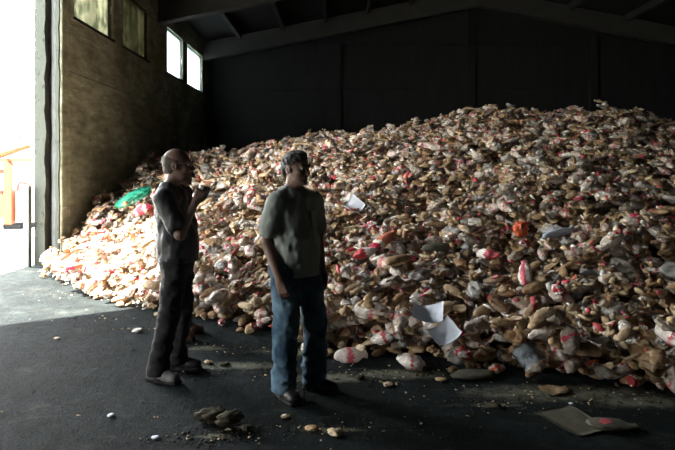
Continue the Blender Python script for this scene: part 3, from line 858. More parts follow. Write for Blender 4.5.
place('dirt_lump', 'dark crumbly lump on floor, right of a touching pair', 'lump', 230, 417, lump(43, (.085, .06, .028), .7), [MAT['dirtcrumb']], 1.1, sink=0)
for px, py, s, mt, lb in ((138, 330, .07, 'print_white', 'white plastic scrap in pale dust left of the person in black'), (57, 338, .035, 'crumb', 'small pale lump on floor just below the sunlight edge'), (111, 415, .03, 'paper', 'small white lump alone on the near left floor'), (156, 440, .03, 'paper', 'small white lump at the bottom edge left of centre'),
                          (286, 416, .04, 'crumb', 'small pale crust on floor below the shoes of the jeans wearer'), (388, 384, .05, 'crumb', 'flat round crust on floor right of the jeans wearer'), (494, 405, .06, 'dirtcrumb', 'flat crumbly crust on floor left of the flattened sack'), (208, 362, .05, 'crumb', 'pale crust right of the far shoe of the person in black'),
                          (360, 377, .05, 'dirtcrumb', 'crumbly flat piece between jeans and heap'), (75, 326, .02, 'core', 'tiny dark crumb at the sunlight edge'), (441, 371, .05, 'crumb', 'pale crust just off the heap foot below the paper sheets'), (571, 403, .02, 'paper', 'tiny white scrap above the flattened sack'), (246, 428, .05, 'dirtcrumb', 'low crumbly crust right of the dark pair of lumps'), (312, 428, .05, 'crumb', 'broken pale crust on the near floor, left of two'), (335, 432, .06, 'crumb', 'broken pale crust on the near floor, right of two'), (225, 364, .05, 'dirtcrumb', 'flat trodden crust between the two people')):
    place('floor_scrap', lb, 'scrap', px, py, lump(int(px), (s * .8, s * .6, s * .2), .5), [MAT[mt]], px * .1, sink=0)
# trodden crumbs, too many to count
Vs, Fs = [], []; off = 0; D0, F0 = ICO[2]; D0, F0 = ico(1)
for cx, cy, n, sx, sy in [(330, 430, 90, .28, .05), (215, 437, 120, .14, .06), (132, 329, 60, .14, .03), (300, 352, 90, .35, .12), (245, 372, 90, .3, .10), (205, 348, 70, .25, .08), (400, 372, 110, .5, .12), (560, 395, 160, .8, .15), (495, 405, 60, .15, .06), (620, 400, 120, .5, .15), (330, 375, 70, .3, .12), (120, 318, 60, .5, .1), (70, 400, 60, 1.0, .4), (450, 425, 70, 1.2, .3), (90, 295, 140, .5, .25), (390, 384, 30, .08, .04)]:
    c = floor_pt(cx, cy)
    for k in range(n):
        x, y = c.x + rng.normal(0, sx), c.y + rng.normal(0, sy)
        s = rng.uniform(.003, .009) * (1.5 if rng.random() < .12 else 1)
        V = D0 * np.array([s * rng.uniform(.8, 2), s, s * .45]) * (1 + .3 * rng.normal(0, 1, (len(D0), 1)).clip(-1, 1))
        a = rng.uniform(0, PI); ca, sa = math.cos(a), math.sin(a)
        V = np.stack([V[:, 0] * ca - V[:, 1] * sa + x, V[:, 0] * sa + V[:, 1] * ca + y, V[:, 2] + s * .35], -1)
        Vs.append(V); Fs.append(F0 + off); off += len(V)
tag(link('floor_crumbs', np_mesh('floor_crumbs', np.concatenate(Vs), np.concatenate(Fs), [MAT['crumb'], MAT['dirtcrumb']], (rng.random(len(Vs)) > .2).astype(int).repeat(len(F0)))), 'trodden bread crumbs and dust scattered over the dark floor', 'crumbs', kind='stuff')
#<LANDMARKS
#PEOPLE>
# ------------------------------------------------------------------ people: smooth distance fields turned into one surface
class Field:
    def __init__(self, lo, hi, h):
        self.h = h; self.lo = np.array(lo, float); n = np.ceil((np.array(hi) - self.lo) / h).astype(int) + 1
        self.n = n; self.d = np.full(n, .05, np.float32)
        self.ax = [self.lo[i] + np.arange(n[i]) * h for i in range(3)]
    def _sub(self, lo, hi):
        sl = tuple(slice(max(0, int((lo[i] - self.lo[i]) / self.h)), max(0, min(self.n[i], int((hi[i] - self.lo[i]) / self.h) + 2))) for i in range(3))
        P = np.stack(np.meshgrid(*[self.ax[i][sl[i]] for i in range(3)], indexing='ij'), -1)
        return sl, P
    def _put(self, sl, d, k, cut):
        a = self.d[sl]
        if a.size == 0: return
        if cut:
            d = -d; h = np.clip(.5 - .5 * (d - a) / k, 0, 1) if False else np.clip(.5 + .5 * (d - a) / k, 0, 1)
            self.d[sl] = a * (1 - h) + d * h + k * h * (1 - h)
        else:
            h = np.clip(.5 + .5 * (d - a) / k, 0, 1)
            self.d[sl] = d * (1 - h) + a * h - k * h * (1 - h)
    def cone(self, a, b, ra, rb, k=.02, cut=False, flat=None):
        """capsule from a to b whose radius runs from ra to rb; flat=(axis, factor) squashes its section"""
        a, b = np.array(a, float), np.array(b, float); r = max(ra, rb) * (flat[1] if flat and flat[1] > 1 else 1) + k + .03
        sl, P = self._sub(np.minimum(a, b) - r, np.maximum(a, b) + r)
        if 0 in P.shape: return
        ba = b - a; t = np.clip(((P - a) @ ba) / max(ba @ ba, 1e-9), 0, 1)
        q = P - a - t[..., None] * ba
        if flat:
            ax = np.array(flat[0], float); ax /= np.linalg.norm(ax)
            c = q @ ax; q = q + (c * (1 / flat[1] - 1))[..., None] * ax
        d = np.linalg.norm(q, axis=-1) - (ra + t * (rb - ra))
        self._put(sl, d, k, cut)
    def ell(self, c, r, k=.02, R=None, cut=False):
        c, r = np.array(c, float), np.array(r, float); m = max(r) + k + .03
        sl, P = self._sub(c - m, c + m)
        if 0 in P.shape: return
        q = P - c
        if R is not None: q = q @ np.array(R)
        k0 = np.linalg.norm(q / r, axis=-1); k1 = np.linalg.norm(q / (r * r), axis=-1) + 1e-9
        self._put(sl, k0 * (k0 - 1) / k1, k, cut)
    def rbox(self, c, s, rad, k=.01, R=None, cut=False):
        c, s = np.array(c, float), np.array(s, float); m = np.linalg.norm(s) + k + .03
        sl, P = self._sub(c - m, c + m)
        if 0 in P.shape: return
        q = P - c
        if R is not None: q = q @ np.array(R)
        q = np.abs(q) - (s - rad)
        d = np.linalg.norm(np.maximum(q, 0), axis=-1) + np.minimum(q.max(-1), 0) - rad
        self._put(sl, d, k, cut)
    def plane(self, p, nrm):
        """keep the side the normal points to"""
        nrm = np.array(nrm, float); nrm /= np.linalg.norm(nrm)
        P = np.stack(np.meshgrid(*self.ax, indexing='ij'), -1)
        self.d = np.maximum(self.d, -((P - np.array(p)) @ nrm).astype(np.float32))
    def wrinkle(self, amp, cell, seed, stretch=(1, 1, 1), lo=None, hi=None):
        r = np.random.default_rng(seed); ix = []; fx = []
        for i in range(3):
            u = (self.ax[i] - self.ax[i][0]) / (cell * stretch[i]); ix.append(u.astype(int)); f = u - u.astype(int); fx.append((f * f * (3 - 2 * f)))
        a = r.random([int(x[-1]) + 2 for x in ix]).astype(np.float32) - .5
        def g(o):
            return a[ix[0] + o[0]][:, ix[1] + o[1]][:, :, ix[2] + o[2]]
        res = 0
        for o in ((0, 0, 0), (1, 0, 0), (0, 1, 0), (1, 1, 0), (0, 0, 1), (1, 0, 1), (0, 1, 1), (1, 1, 1)):
            wgt = 1
            for i in range(3):
                f = fx[i] if o[i] else 1 - fx[i]
                wgt = wgt * f.reshape([-1 if j == i else 1 for j in range(3)])
            res = res + g(o) * wgt
        if lo is not None:
            z = self.ax[2]; m = np.clip((z - lo) / .05, 0, 1) * np.clip((hi - z) / .05, 0, 1); res = res * m[None, None]
        self.d += (amp * res).astype(np.float32)
    def mesh(self):
        d = self.d; s = d < 0
        cnt = np.zeros(np.array(d.shape) - 1, np.int8)
        for o in np.ndindex(2, 2, 2):
            cnt += s[o[0]:d.shape[0] - 1 + o[0], o[1]:d.shape[1] - 1 + o[1], o[2]:d.shape[2] - 1 + o[2]]
        act = (cnt > 0) & (cnt < 8); cells = np.argwhere(act)
        idx = np.full(act.shape, -1, np.int64); idx[act] = np.arange(len(cells))
        acc = np.zeros((len(cells), 3)); w = np.zeros(len(cells))
        cor = [np.array(o) for o in np.ndindex(2, 2, 2)]
        for p in cor:
            for ax in range(3):
                if p[ax]: continue
                q = p.copy(); q[ax] = 1
                da = d[tuple((cells + p).T)]; db = d[tuple((cells + q).T)]
                m = (da < 0) != (db < 0)
                t = np.where(m, da / np.where(m, da - db, 1), 0)
                acc += np.where(m[:, None], p + t[:, None] * (q - p), 0); w += m
        V = self.lo + (cells + acc / w[:, None]) * self.h
        quads = []
        for ax in range(3):
            u, v = (ax + 1) % 3, (ax + 2) % 3
            sh = list(d.shape); a_ = [slice(None)] * 3; b_ = [slice(None)] * 3
            a_[ax] = slice(0, sh[ax] - 1); b_[ax] = slice(1, sh[ax])
            sa, sb = s[tuple(a_)], s[tuple(b_)]
            for flip, msk in ((False, sa & ~sb), (True, ~sa & sb)):
                e = np.argwhere(msk)
                e = e[(e[:, u] > 0) & (e[:, v] > 0) & (e[:, u] < sh[u] - 1) & (e[:, v] < sh[v] - 1)]
                du = np.zeros(3, int); du[u] = 1; dv = np.zeros(3, int); dv[v] = 1
                q = np.stack([idx[tuple((e - du - dv).T)], idx[tuple((e - dv).T)], idx[tuple(e.T)], idx[tuple((e - du).T)]], -1)
                quads.append(q[:, ::-1] if flip else q)
        return V, np.concatenate(quads)
    def obj(self, name, mat, parent, smooth_it=2):
        V, Q = self.mesh()
        for _ in range(smooth_it):       # light relaxing of the grid steps
            acc = np.zeros_like(V); n = np.zeros(len(V))
            for k in range(4):
                i, j = Q[:, k], Q[:, (k + 1) % 4]
                np.add.at(acc, i, V[j]); np.add.at(n, i, 1)
            V = V * .5 + acc / np.maximum(n, 1)[:, None] * .5
        return link(name, np_mesh(name, V, Q, [mat]), parent)

A = lambda *p: np.array(p, float)
def rotm(yaw=0, pitch=0, roll=0):
    return np.array(Matrix.Rotation(yaw, 3, 'Z') @ Matrix.Rotation(pitch, 3, 'Y') @ Matrix.Rotation(roll, 3, 'X'))
def frame_from(x, zhint):
    x = np.array(x, float); x /= np.linalg.norm(x); z = np.array(zhint, float); z -= x * (z @ x); z /= np.linalg.norm(z)
    return np.stack([x, np.cross(z, x), z], 1)
def hand(f, wrist, R, side, curl, thumb_close=.3):
    """palm, four unequal fingers of three bones each and a thumb from the palm's edge; R: x along the fingers, z out of the palm"""
    W = lambda *p: wrist + R @ A(p[0], p[1] * side, p[2])
    f.cone(W(-.02, 0, 0), W(.03, 0, 0), .026, .024, .015, flat=(R[:, 2], .8))
    for y, yb in ((.027, .016), (.009, .006), (-.010, -.006), (-.028, -.017)):
        f.cone(W(.01, yb, 0), W(.082, y, 0), .017, .0125, .010, flat=(R[:, 2], .85))
    for n, (y, L, sp) in enumerate(((.030, .070, .10), (.010, .078, .03), (-.0105, .072, -.05), (-.030, .056, -.14))):
        p = A(.083, y, 0); ang = curl[0] * (1 + .08 * n); seg = (.45, .31, .24)
        for k in range(3):
            dirn = A(math.cos(ang) * math.cos(sp), math.cos(ang) * math.sin(sp), math.sin(ang))
            q = p + dirn * L * seg[k]
            f.cone(W(*p), W(*q), .0088 - k * .0007, .0082 - k * .0008, .0025)
            p = q; ang += curl[1]
    p = A(.022, .028, .004); d1 = A(.62, .68 - .5 * thumb_close, .25 + .5 * thumb_close); d1 /= np.linalg.norm(d1)
    q = p + d1 * .042; d2 = d1 + A(.25, -.35 * thumb_close, .35 * thumb_close); d2 /= np.linalg.norm(d2); r = q + d2 * .032
    f.cone(W(*p), W(*q), .0145, .0105, .008); f.cone(W(*q), W(*r), .0102, .0085, .003)
def head_parts(f, c, R, s=1.0, beard=0):
    W = lambda *p: c + R @ (A(*p) * s)
    e = lambda p, r, k=.02, cut=False: f.ell(W(*p), A(*r) * s, k * s, R, cut)
    e((-.018, 0, .032), (.098, .078, .088), .03); e((.028, 0, -.030), (.062, .060, .088), .03)
    e((.045, 0, -.084), (.042, .046, .034), .03); e((.078, 0, -.100), (.018, .022, .016), .015)
    f.cone(W(.082, -.036, .022), W(.082, .036, .022), .012 * s, .012 * s, .015)
    for y in (-1, 1):
        e((.096, y * .031, .003), (.014, .017, .011), .008, True)
        e((.062, y * .042, -.026), (.028, .022, .024), .02)
        e((-.008, y * .080, -.010), (.024, .008, .033), .008); e((-.004, y * .088, -.008), (.012, .005, .018), .005, True)
    f.cone(W(.090, 0, .012), W(.112, 0, -.030), .009 * s, .0145 * s, .010)
    for y in (-1, 1): e((.101, y * .013, -.034), (.011, .009, .008), .005)
    e((.092, 0, -.060), (.011, .024, .006), .006); e((.090, 0, -.072), (.011, .020, .007), .006)
    f.cone(W(.100, -.02, -.0658), W(.100, .02, -.0658), .0025, .0025, .003, True)
def face_bits(parent, c, R, s, mats, hair=None):
    for y in (-1, 1):
        bm = bmesh.new(); bmesh.ops.create_uvsphere(bm, u_segments=16, v_segments=10, radius=.0125 * s)
        for v in bm.verts: v.co = Vector(R @ np.array(v.co))
        o = bm_obj('eye', bm, [MAT['eye'], MAT['iris']], parent, True, Vector(c + R @ (A(.079, y * .031, .003) * s)))
        ax = Vector(R @ A(1, 0, 0))
        for p in o.data.polygons:
            if p.center.normalized().dot(ax) > .86: p.material_index = 1
        bm = bmesh.new()
        tube(bm, [Vector(c + R @ (A(*q) * s)) for q in ((.094, y * .016, .024), (.091, y * .033, .029), (.078, y * .050, .024))], [.003, .0045, .0025])
        bm_obj('eyebrow', bm, mats['hair'], parent, True)
def shoe(name, ankle, yaw, mat, parent, sole_mat, size=1.0, toe_mat=None):
    """ankle: point over the heel third; sole on the ground"""
    R = rotm(yaw); g = A(ankle[0], ankle[1], 0)
    W = lambda *p: g + R @ (A(*p) * size)
    m = .24
    f = Field(g + A(-m, -m, -.01), g + A(m + .02, m, .17), .005)
    f.rbox(W(.06, 0, .042), A(.125, .036, .024) * size, .02, .02, R)
    f.ell(W(.13, .004, .045), A(.075, .048, .034) * size, .03, R); f.ell(W(-.035, 0, .055), A(.048, .037, .045) * size, .03, R)
    f.cone(W(-.012, 0, .06), W(-.012, 0, .115), .041 * size, .043 * size, .03); f.cone(W(.0, 0, .095), W(.12, 0, .06), .036 * size, .026 * size, .03)
    for k in range(4): f.cone(W(.035 + k * .02, -.022, .098 - k * .009), W(.035 + k * .02, .022, .098 - k * .009), .0045, .0045, .003)
    f.plane((0, 0, .018), (0, 0, 1))
    f.cone(W(-.012, 0, .10), W(-.012, 0, .16), .034 * size, .036 * size, .004, True)
    o = f.obj(name, mat, parent)
    f = Field(g + A(-m, -m, -.01), g + A(m + .02, m, .05), .005)
    f.rbox(W(-.02, 0, .013), A(.062, .037, .013) * size, .008, .02, R); f.rbox(W(.11, .003, .011), A(.088, .046, .011) * size, .008, .04, R)
    f.ell(W(.15, .004, .012), A(.055, .046, .012) * size, .02, R)
    f.plane((0, 0, .001), (0, 0, 1))
    f.obj('sole', sole_mat, o)
    return o

def person(loc, rz, label, J, M, build, group=None):
    root = tag(empty('person', loc, rz), label, 'person')
    P = {k: A(*v) for k, v in J.items() if isinstance(v, tuple) and not k.startswith('hand') and k != 'head_rot'}
    hr = rotm(*J['head_rot']); hc = P['head']; hs = J.get('head_size', 1.0); gw = build.get('belly', 0)
    ch, be, pe = P['chest'], P['belly'], P['pelvis']
    # ---- body, one continuous surface
    f = Field((-.45, -.42, -.0), (.5, .42, 1.86), .005)
    f.ell(ch, (.108, .155, .19), .06); f.ell(be, (.105 + gw, .145 + gw * .4, .16), .06); f.ell(pe, (.11, .16, .12), .06)
    for s in 'RL':
        f.cone(ch + A(.0, 0, .13), P['shoulder' + s], .07, .058, .05)
        sy = -1 if s == 'R' else 1
        f.cone(ch + A(-.015, sy * .035, .20), P['shoulder' + s] + A(-.01, -sy * .03, .01), .050, .052, .04)
        f.cone(P['shoulder' + s], P['elbow' + s], .052, .041, .025); f.cone(P['elbow' + s], P['wrist' + s], .042, .027, .02)
        f.cone(P['hip' + s], P['knee' + s], .082, .055, .04); f.cone(P['knee' + s], P['ankle' + s], .054, .036, .02)
        f.cone(P['knee' + s] + A(-.02, 0, -.05), P['knee' + s] * .55 + P['ankle' + s] * .45 + A(-.02, 0, 0), .045, .04, .03)
        f.cone(P['ankle' + s] + A(-.01, 0, 0), P['ankle' + s] + rotm(J['toe' + s]) @ A(.13, 0, -.045), .034, .025, .02)
    f.cone(ch + A(-.01, 0, .15), hc + hr @ A(-.02, 0, -.06), .062, .055, .03)
    head_parts(f, hc, hr, hs)
    for s, side in (('R', -1), ('L', 1)):
        h = J['hand' + s]; R = frame_from(h[0], h[1])
        hand(f, P['wrist' + s], R, h[4], h[2], h[3])
    f.obj('body', M['skin'], root, 1)
    face_bits(root, hc, hr, hs, M)
    # ---- hair
    f = Field(hc - .16, hc + .17, .004)
    W = lambda *p: hc + hr @ (A(*p) * hs)
    if build['hair'] == 'short':
        f.ell(W(-.020, 0, .036), A(.104, .085, .096) * hs, .02, hr); f.ell(W(-.062, 0, -.01), A(.055, .072, .07) * hs, .03, hr)
        f.ell(W(.03, 0, .098), A(.052, .058, .024) * hs, .02, hr)
        f.wrinkle(.014, .018, 5)
        f.plane(W(.084, 0, .070), hr @ A(-.62, 0, .80))
        for y in (-1, 1): f.ell(W(.0, y * .088, -.01), A(.032, .02, .040) * hs, .006, hr, True)
        f.ell(W(.09, 0, .0), A(.055, .075, .066) * hs, .01, hr, True)
    else:
        f.ell(W(-.019, 0, .030), A(.102, .0815, .089) * hs, .02, hr); f.ell(W(-.045, 0, -.02), A(.068, .070, .07) * hs, .02, hr)
        f.wrinkle(.006, .02, 6)
        f.plane(W(0, 0, .036), hr @ A(-.35, 0, -1)); f.plane(W(.01, 0, 0), hr @ A(-1, 0, .25)); f.plane(W(0, 0, -.068), hr @ A(0, 0, 1))
        for y in (-1, 1): f.ell(W(-.004, y * .088, -.012), A(.030, .02, .038) * hs, .004, hr, True)
    tag(f.obj('hair', M['hair'], root), build.get('hair_label'))
    # ---- shirt
    hem = build['hem']; sl = build['sleeve']
    f = Field((-.40, -.42, hem - .02), (.42, .42, 1.60), .006)
    f.ell(ch, (.128, .178, .20), .06); f.ell(be, (.130 + gw, .168 + gw * .4, .18), .06)
    f.cone(be, (be[0] * .6 + pe[0] * .4, be[1], hem - .05), .135 + gw * .8, .142 + gw * .7, .06, flat=((0, 1, 0), 1.24))
    cuffs = []
    for s in 'RL':
        f.cone(ch + A(0, 0, .12), P['shoulder' + s], .086, .068, .05)
        sy = -1 if s == 'R' else 1
        f.cone(ch + A(-.015, sy * .035, .195), P['shoulder' + s] + A(-.01, -sy * .03, .008), .062, .064, .04)
        e = P['shoulder' + s] + (P['elbow' + s] - P['shoulder' + s]) * sl
        f.cone(P['shoulder' + s], e, .076, .078, .03); cuffs.append((e, (P['elbow' + s] - P['shoulder' + s])))
    f.cone(ch + A(-.01, 0, .13), ch + A(-.012, 0, .205), .085, .068, .03)
    f.wrinkle(.014, .06, build['seed'], (1, 1, 1.8)); f.wrinkle(.010, .03, build['seed'] + 1, (1, 1, 1.6))
    f.plane((0, 0, hem), (0, 0, 1))
    nb = ch + A(-.01, 0, .215)
    f.cone(nb + A(0, 0, .05), nb + A(.02, 0, -.03), .075, .052, .008, True)
    for e, dv in cuffs:
        n = dv / np.linalg.norm(dv)
        f.cone(e + n * .13, e + n * .055, .2, .066, .003, True) if False else f.cone(e + n * .10, e + n * .045, .068, .056, .004, True)
    # flat cuff: slice the sleeve's rounded end off
    f2 = f
    for (e, dv), s in zip(cuffs, 'RL'):
        n = dv / np.linalg.norm(dv); c = e + n * .108
        f2.ell(c, (.062, .062, .062), .003, None, True)
    sh = f.obj('shirt', M['shirt'], root)
    # collar, placket and buttons
    bm = bmesh.new(); N = 28; rows = []
    for i in range(N + 1):
        a = .35 + (2 * PI - .7) * i / N; cx, cy = math.cos(a), math.sin(a)
        fr = max(0, cx); base = nb + A(.075 * cx + .005, .075 * cy, -.035 - .035 * fr)
        top = nb + A(.066 * cx + .002, .066 * cy, .022 - .03 * fr); fold = nb + A(.096 * cx + .012 * fr, .096 * cy, -.030 - .075 * fr ** 3 - .01 * fr)
        mid = nb + A(.076 * cx, .076 * cy, .024 - .03 * fr)
        rows.append([bm.verts.new(p) for p in (base, top, mid, fold)])
    for a_, b_ in zip(rows, rows[1:]):
        for k in range(3): bm.faces.new((a_[k], b_[k], b_[k + 1], a_[k + 1]))
    co = bm_obj('collar', bm, M['shirt'], root, True)
    mo = co.modifiers.new('thick', 'SOLIDIFY'); mo.thickness = .004
    # ---- trousers
    f = Field((-.34, -.36, .0), (.36, .36, 1.1), .006)
    f.ell(pe + A(0, 0, -.01), (.128, .176, .125), .05)
    f.cone(pe + A(0, 0, .05), pe + A(0, 0, -.05), .132, .126, .04, flat=((0, 1, 0), 1.3))
    lw = build.get('leg', 1.0)
    for n, s in enumerate('RL'):
        k_, an = P['knee' + s], P['ankle' + s]
        f.cone(P['hip' + s], k_, .106 * lw, .081 * lw, .035); f.cone(k_, an + A(.0, 0, -.02), .080 * lw, .078 * lw, .03)
        f.cone(an + A(.025, 0, .06), an + A(.03, 0, .0), .066 * lw, .07 * lw, .03)
    f.wrinkle(.022, .07, build['seed'] + 3, (1, 1, 1.2), .1, .95); f.wrinkle(.02, .045, build['seed'] + 4, (1.5, 1.5, .7), .02, .34)
    f.wrinkle(.010, .03, build['seed'] + 5, (1, 1, .9), .1, 1.0)
    f.plane((0, 0, build.get('cuff', .045)), (0, 0, 1)); f.plane((0, 0, pe[2] + .10), (0, 0, -1))
    tr = f.obj('trousers', M['trousers'], root)
    bm = bmesh.new(); rows = []
    for i in range(40):
        a = 2 * PI * i / 40; c = pe + A(.139 * math.cos(a), .180 * math.sin(a), .065)
        rows.append([bm.verts.new(c + A(0, 0, dz)) for dz in (0, .035)])
    for i in range(40): bm.faces.new((rows[i][0], rows[(i + 1) % 40][0], rows[(i + 1) % 40][1], rows[i][1]))
    b = bm_obj('belt', bm, MAT['belt'], root, True); mo = b.modifiers.new('thick', 'SOLIDIFY'); mo.thickness = .008
    for s in 'RL':
        o = shoe('shoe', P['ankle' + s], J['toe' + s], M['shoe' + s] if 'shoe' + s in M else M['shoe'], root, M.get('sole' + s, MAT['sole']), build.get('shoe', 1.0))
        if s in build.get('shoe_label', {}): o['label'] = build['shoe_label'][s]
    return root, P, hc, hr

# the bald man in black, side on, one hand raised with a small dark cup
b1 = Vector((-1.285, 4.72, 0))
J1 = dict(head=(.035, .0, 1.655), head_rot=(-.05, .02, 0), head_size=1.06, chest=(-.015, 0, 1.28), belly=(.03, 0, 1.06), pelvis=(.03, 0, .93),
          hipR=(.03, -.085, .90), kneeR=(-.01, -.12, .50), ankleR=(-.105, -.125, .09), toeR=-.42,
          hipL=(.03, .085, .90), kneeL=(.05, .12, .50), ankleL=(-.01, .15, .09), toeL=-.05,
          shoulderR=(-.035, -.175, 1.395), elbowR=(.095, -.225, 1.13), wristR=(.20, -.165, 1.375), handR=((.45, .12, .88), (.1, 1, .0), (.75, .75), .7, 1),
          shoulderL=(.0, .175, 1.395), elbowL=(-.04, .235, 1.13), wristL=(.03, .225, .88), handL=((.15, -.08, -.98), (.35, -.9, .1), (.35, .4), .4, 1))
r1, P1, hc1, hr1 = person(b1, .06, 'bald bespectacled person in black shirt and trousers raising one hand with a cup', J1,
    dict(skin=MAT['skin_b'], hair=MAT['hair_grey'], shirt=MAT['shirt_black'], trousers=MAT['trouser_black'], shoe=MAT['shoe_black'], shoeR=MAT['shoe_grey']),
    dict(hair='bald', hem=.90, sleeve=.74, belly=.018, seed=11, leg=.97, cuff=.05, hair_label='thin greying fringe of hair', shoe_label={'R': 'grey shoe'}))
gl = link('glasses', None, r1); 
bm = bmesh.new(); W = lambda *p: Vector(hc1 + hr1 @ (A(*p) * 1.06))
for y in (-1, 1):
    tube(bm, [W(.104 - .006 * abs(math.sin(t)) * 0, y * .033 + .021 * math.cos(t), .004 + .016 * math.sin(t)) for t in [2 * PI * k / 18 for k in range(19)]], .0016, 6, False)
    tube(bm, [W(.104, y * .053, .012), W(.09, y * .076, .012), W(.0, y * .086, .008), W(-.018, y * .086, -.006)], .0016, 6)
tube(bm, [W(.104, -.013, .008), W(.110, 0, .011), W(.104, .013, .008)], .0016, 6)
C.objects.unlink(gl); bpy.data.objects.remove(gl)
gl = bm_obj('glasses', bm, MAT['metal'], r1, True)
for y in (-1, 1):
    bm = bmesh.new(); vs = [bm.verts.new(W(.1035, y * .033 + .020 * math.cos(t), .004 + .0152 * math.sin(t))) for t in [2 * PI * k / 18 for k in range(18)]]
    bm.faces.new(vs); bm_obj('lens', bm, MAT['lens'], gl)
# the cup in his raised hand
M1 = Matrix.Translation(b1) @ Matrix.Rotation(.06, 4, 'Z')
Rh = frame_from((.45, .12, .88), (.1, 1, .0)); cw = P1['wristR'] + Rh @ A(.088, .012, .045)
ca = Vector((.30, .25, .92)).normalized()
cup = tag(empty('cup', M1 @ Vector(cw)), 'small dark cup held up in the raised hand of the bald person', 'cup')
cup.scale = (1.3, 1.3, 1.2)
cup.rotation_euler = (M1.to_3x3() @ ca).to_track_quat('Z', 'Y').to_euler()
def lathe(bm, prof, seg=24):
    rows = [[bm.verts.new((r * math.cos(2 * PI * k / seg), r * math.sin(2 * PI * k / seg), z)) for k in range(seg)] for r, z in prof]
    for a_, b_ in zip(rows, rows[1:]):
        for k in range(seg): bm.faces.new((a_[k], a_[(k + 1) % seg], b_[(k + 1) % seg], b_[k]))
    bm.faces.new(rows[0][::-1]); bm.faces.new(rows[-1])
bm = bmesh.new(); lathe(bm, [(.022, -.035), (.026, -.034), (.033, .034), (.0335, .038), (.031, .038), (.0235, -.028), (.002, -.029)]); bm_obj('cup_wall', bm, MAT['cup'], cup, True)
bm = bmesh.new(); lathe(bm, [(.0338, .033), (.0355, .036), (.0355, .039), (.0315, .041), (.031, .036)]); bm_obj('rim', bm, MAT['cup'], cup, True)

# the man in jeans, three-quarter view
b2 = Vector((-.312, 4.36, 0))
J2 = dict(head=(.03, .0, 1.625), head_rot=(.22, .06, 0), head_size=1.0, chest=(0, 0, 1.26), belly=(.02, 0, 1.07), pelvis=(.01, 0, .94),
          hipR=(.015, -.09, .91), kneeR=(.06, -.115, .50), ankleR=(.03, -.12, .09), toeR=-.12,
          hipL=(.015, .09, .91), kneeL=(.10, .12, .50), ankleL=(.055, .135, .09), toeL=.42,
          shoulderR=(-.0, -.155, 1.375), elbowR=(-.02, -.225, 1.11), wristR=(.125, -.21, .85), handR=((.30, .12, -.95), (-.5, .85, .1), (.45, .55), .5, 1),
          shoulderL=(.0, .175, 1.375), elbowL=(-.03, .245, 1.12), wristL=(.045, .225, .86), handL=((.15, -.08, -.98), (.35, -.9, .1), (.35, .4), .4, 1))
r2, P2, hc2, hr2 = person(b2, math.radians(-50), 'dark haired person in grey green short sleeved shirt and blue jeans standing by the heap', J2,
    dict(skin=MAT['skin_a'], hair=MAT['hair'], shirt=MAT['shirt_grey'], trousers=MAT['denim'], shoe=MAT['shoe_black']),
    dict(hair='short', hem=.855, sleeve=.72, belly=.012, seed=31, leg=1.07, cuff=.05))
bm = bmesh.new(); box(bm, (-.006, -.05, -.06), (.006, .05, .06), .004)
pk = bm_obj('chest_pocket', bm, MAT['shirt_grey'], r2); pk.location = (.122, .085, 1.26); pk.rotation_euler = (0, -.1, .55)
for k in range(5):
    bm = bmesh.new(); bmesh.ops.create_cone(bm, cap_ends=True, segments=12, radius1=.006, radius2=.005, depth=.004)
    o = bm_obj('button', bm, MAT['button'], r2); z = 1.38 - k * .1; o.location = (.140 if z < 1.32 else .115, 0, z); o.rotation_euler = (0, PI / 2, 0)

# the third man, hidden behind the first
b3 = Vector((-1.53, 5.83, 0))
J3 = dict(head=(.035, .0, 1.60), head_rot=(-.1, .12, 0), head_size=1.0, chest=(-.0, 0, 1.25), belly=(.02, 0, 1.06), pelvis=(.02, 0, .93),
          hipR=(.02, -.085, .90), kneeR=(.03, -.11, .50), ankleR=(-.02, -.13, .09), toeR=-.1,
          hipL=(.02, .085, .90), kneeL=(.02, .11, .50), ankleL=(.0, .13, .09), toeL=.05,
          shoulderR=(-.02, -.18, 1.39), elbowR=(-.05, -.22, 1.11), wristR=(.03, -.2, .86), handR=((.2, .05, -.97), (.0, 1, .0), (.3, .4), .4, 1),
          shoulderL=(-.0, .18, 1.39), elbowL=(-.03, .22, 1.11), wristL=(.05, .2, .86), handL=((.2, -.05, -.97), (.0, -1, .0), (.3, .4), .4, 1))
person(b3, .0, 'person almost hidden behind the one in black, only brown shoes and trouser hems showing', J3,
    dict(skin=MAT['skin_b'], hair=MAT['hair'], shirt=MAT['shirt_dark'], trousers=MAT['denim'], shoe=MAT['shoe_brown']),
    dict(hair='short', hem=.90, sleeve=.7, belly=0, seed=51, leg=.95, cuff=.055))
#<PEOPLE

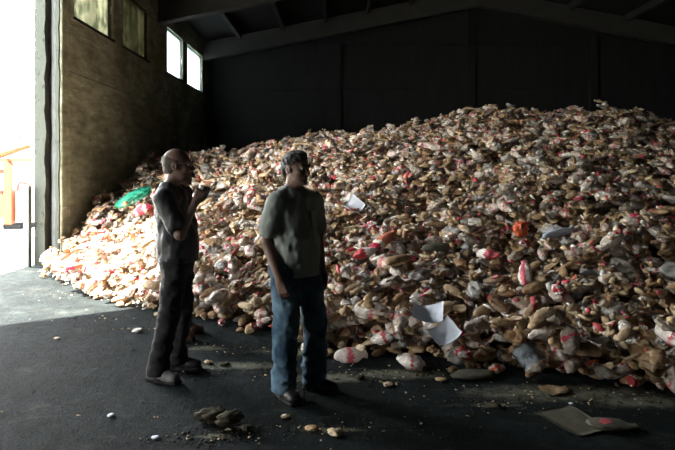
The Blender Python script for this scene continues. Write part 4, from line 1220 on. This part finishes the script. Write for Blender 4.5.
# ------------------------------------------------------------------ light
w = bpy.data.worlds.new('sky'); S.world = w; w.use_nodes = True
nt = w.node_tree; bg = nt.nodes['Background']
tc = nt.nodes.new('ShaderNodeTexCoord'); sp = nt.nodes.new('ShaderNodeSeparateXYZ'); rp = nt.nodes.new('ShaderNodeValToRGB')
nt.links.new(tc.outputs['Generated'], sp.inputs[0]); nt.links.new(sp.outputs['Z'], rp.inputs[0]); nt.links.new(rp.outputs[0], bg.inputs[0])
rp.color_ramp.elements[0].position = 0; rp.color_ramp.elements[0].color = (1, .99, .96, 1)
rp.color_ramp.elements[1].position = .7; rp.color_ramp.elements[1].color = (.22, .27, .32, 1)
bg.inputs[1].default_value = 8
sun = bpy.data.lights.new('sun', 'SUN'); sun.energy = 19; sun.angle = .01; sun.color = (1, .95, .86)
so = bpy.data.objects.new('sun', sun); C.objects.link(so)
el = math.radians(58)
so.rotation_euler = Vector((.98 * math.cos(el), -.2 * math.cos(el), -math.sin(el))).to_track_quat('-Z', 'Y').to_euler()
so.location = (-20, -5, 25)
def portal(y0, y1, z0, z1, x):
    l = bpy.data.lights.new('portal', 'AREA'); l.shape = 'RECTANGLE'; l.size = y1 - y0; l.size_y = z1 - z0; l.cycles.is_portal = True
    o = bpy.data.objects.new('portal', l); C.objects.link(o)
    o.location = (x, (y0 + y1) / 2, (z0 + z1) / 2)
    o.rotation_euler = Matrix(((0, 0, -1), (1, 0, 0), (0, -1, 0))).transposed().to_euler() if False else Euler((PI / 2, 0, -PI / 2))
portal(DY0, DY1, 0, DH, WX - .5)
portal(SY0, SY1, 0, SH, WX - .3)
portal(16.5, 21, SILL, TOP, WX - .3)

S.view_settings.view_transform = 'Standard'; S.view_settings.look = 'None'
S.view_settings.exposure = 2.32; S.view_settings.gamma = 1.0; S.view_settings.use_curve_mapping = False
S.cycles.use_denoising = True
S.cycles.max_bounces = 8; S.cycles.diffuse_bounces = 5; S.cycles.transparent_max_bounces = 16
S.cycles.caustics_reflective = False; S.cycles.caustics_refractive = False
S.cycles.sample_clamp_indirect = 8
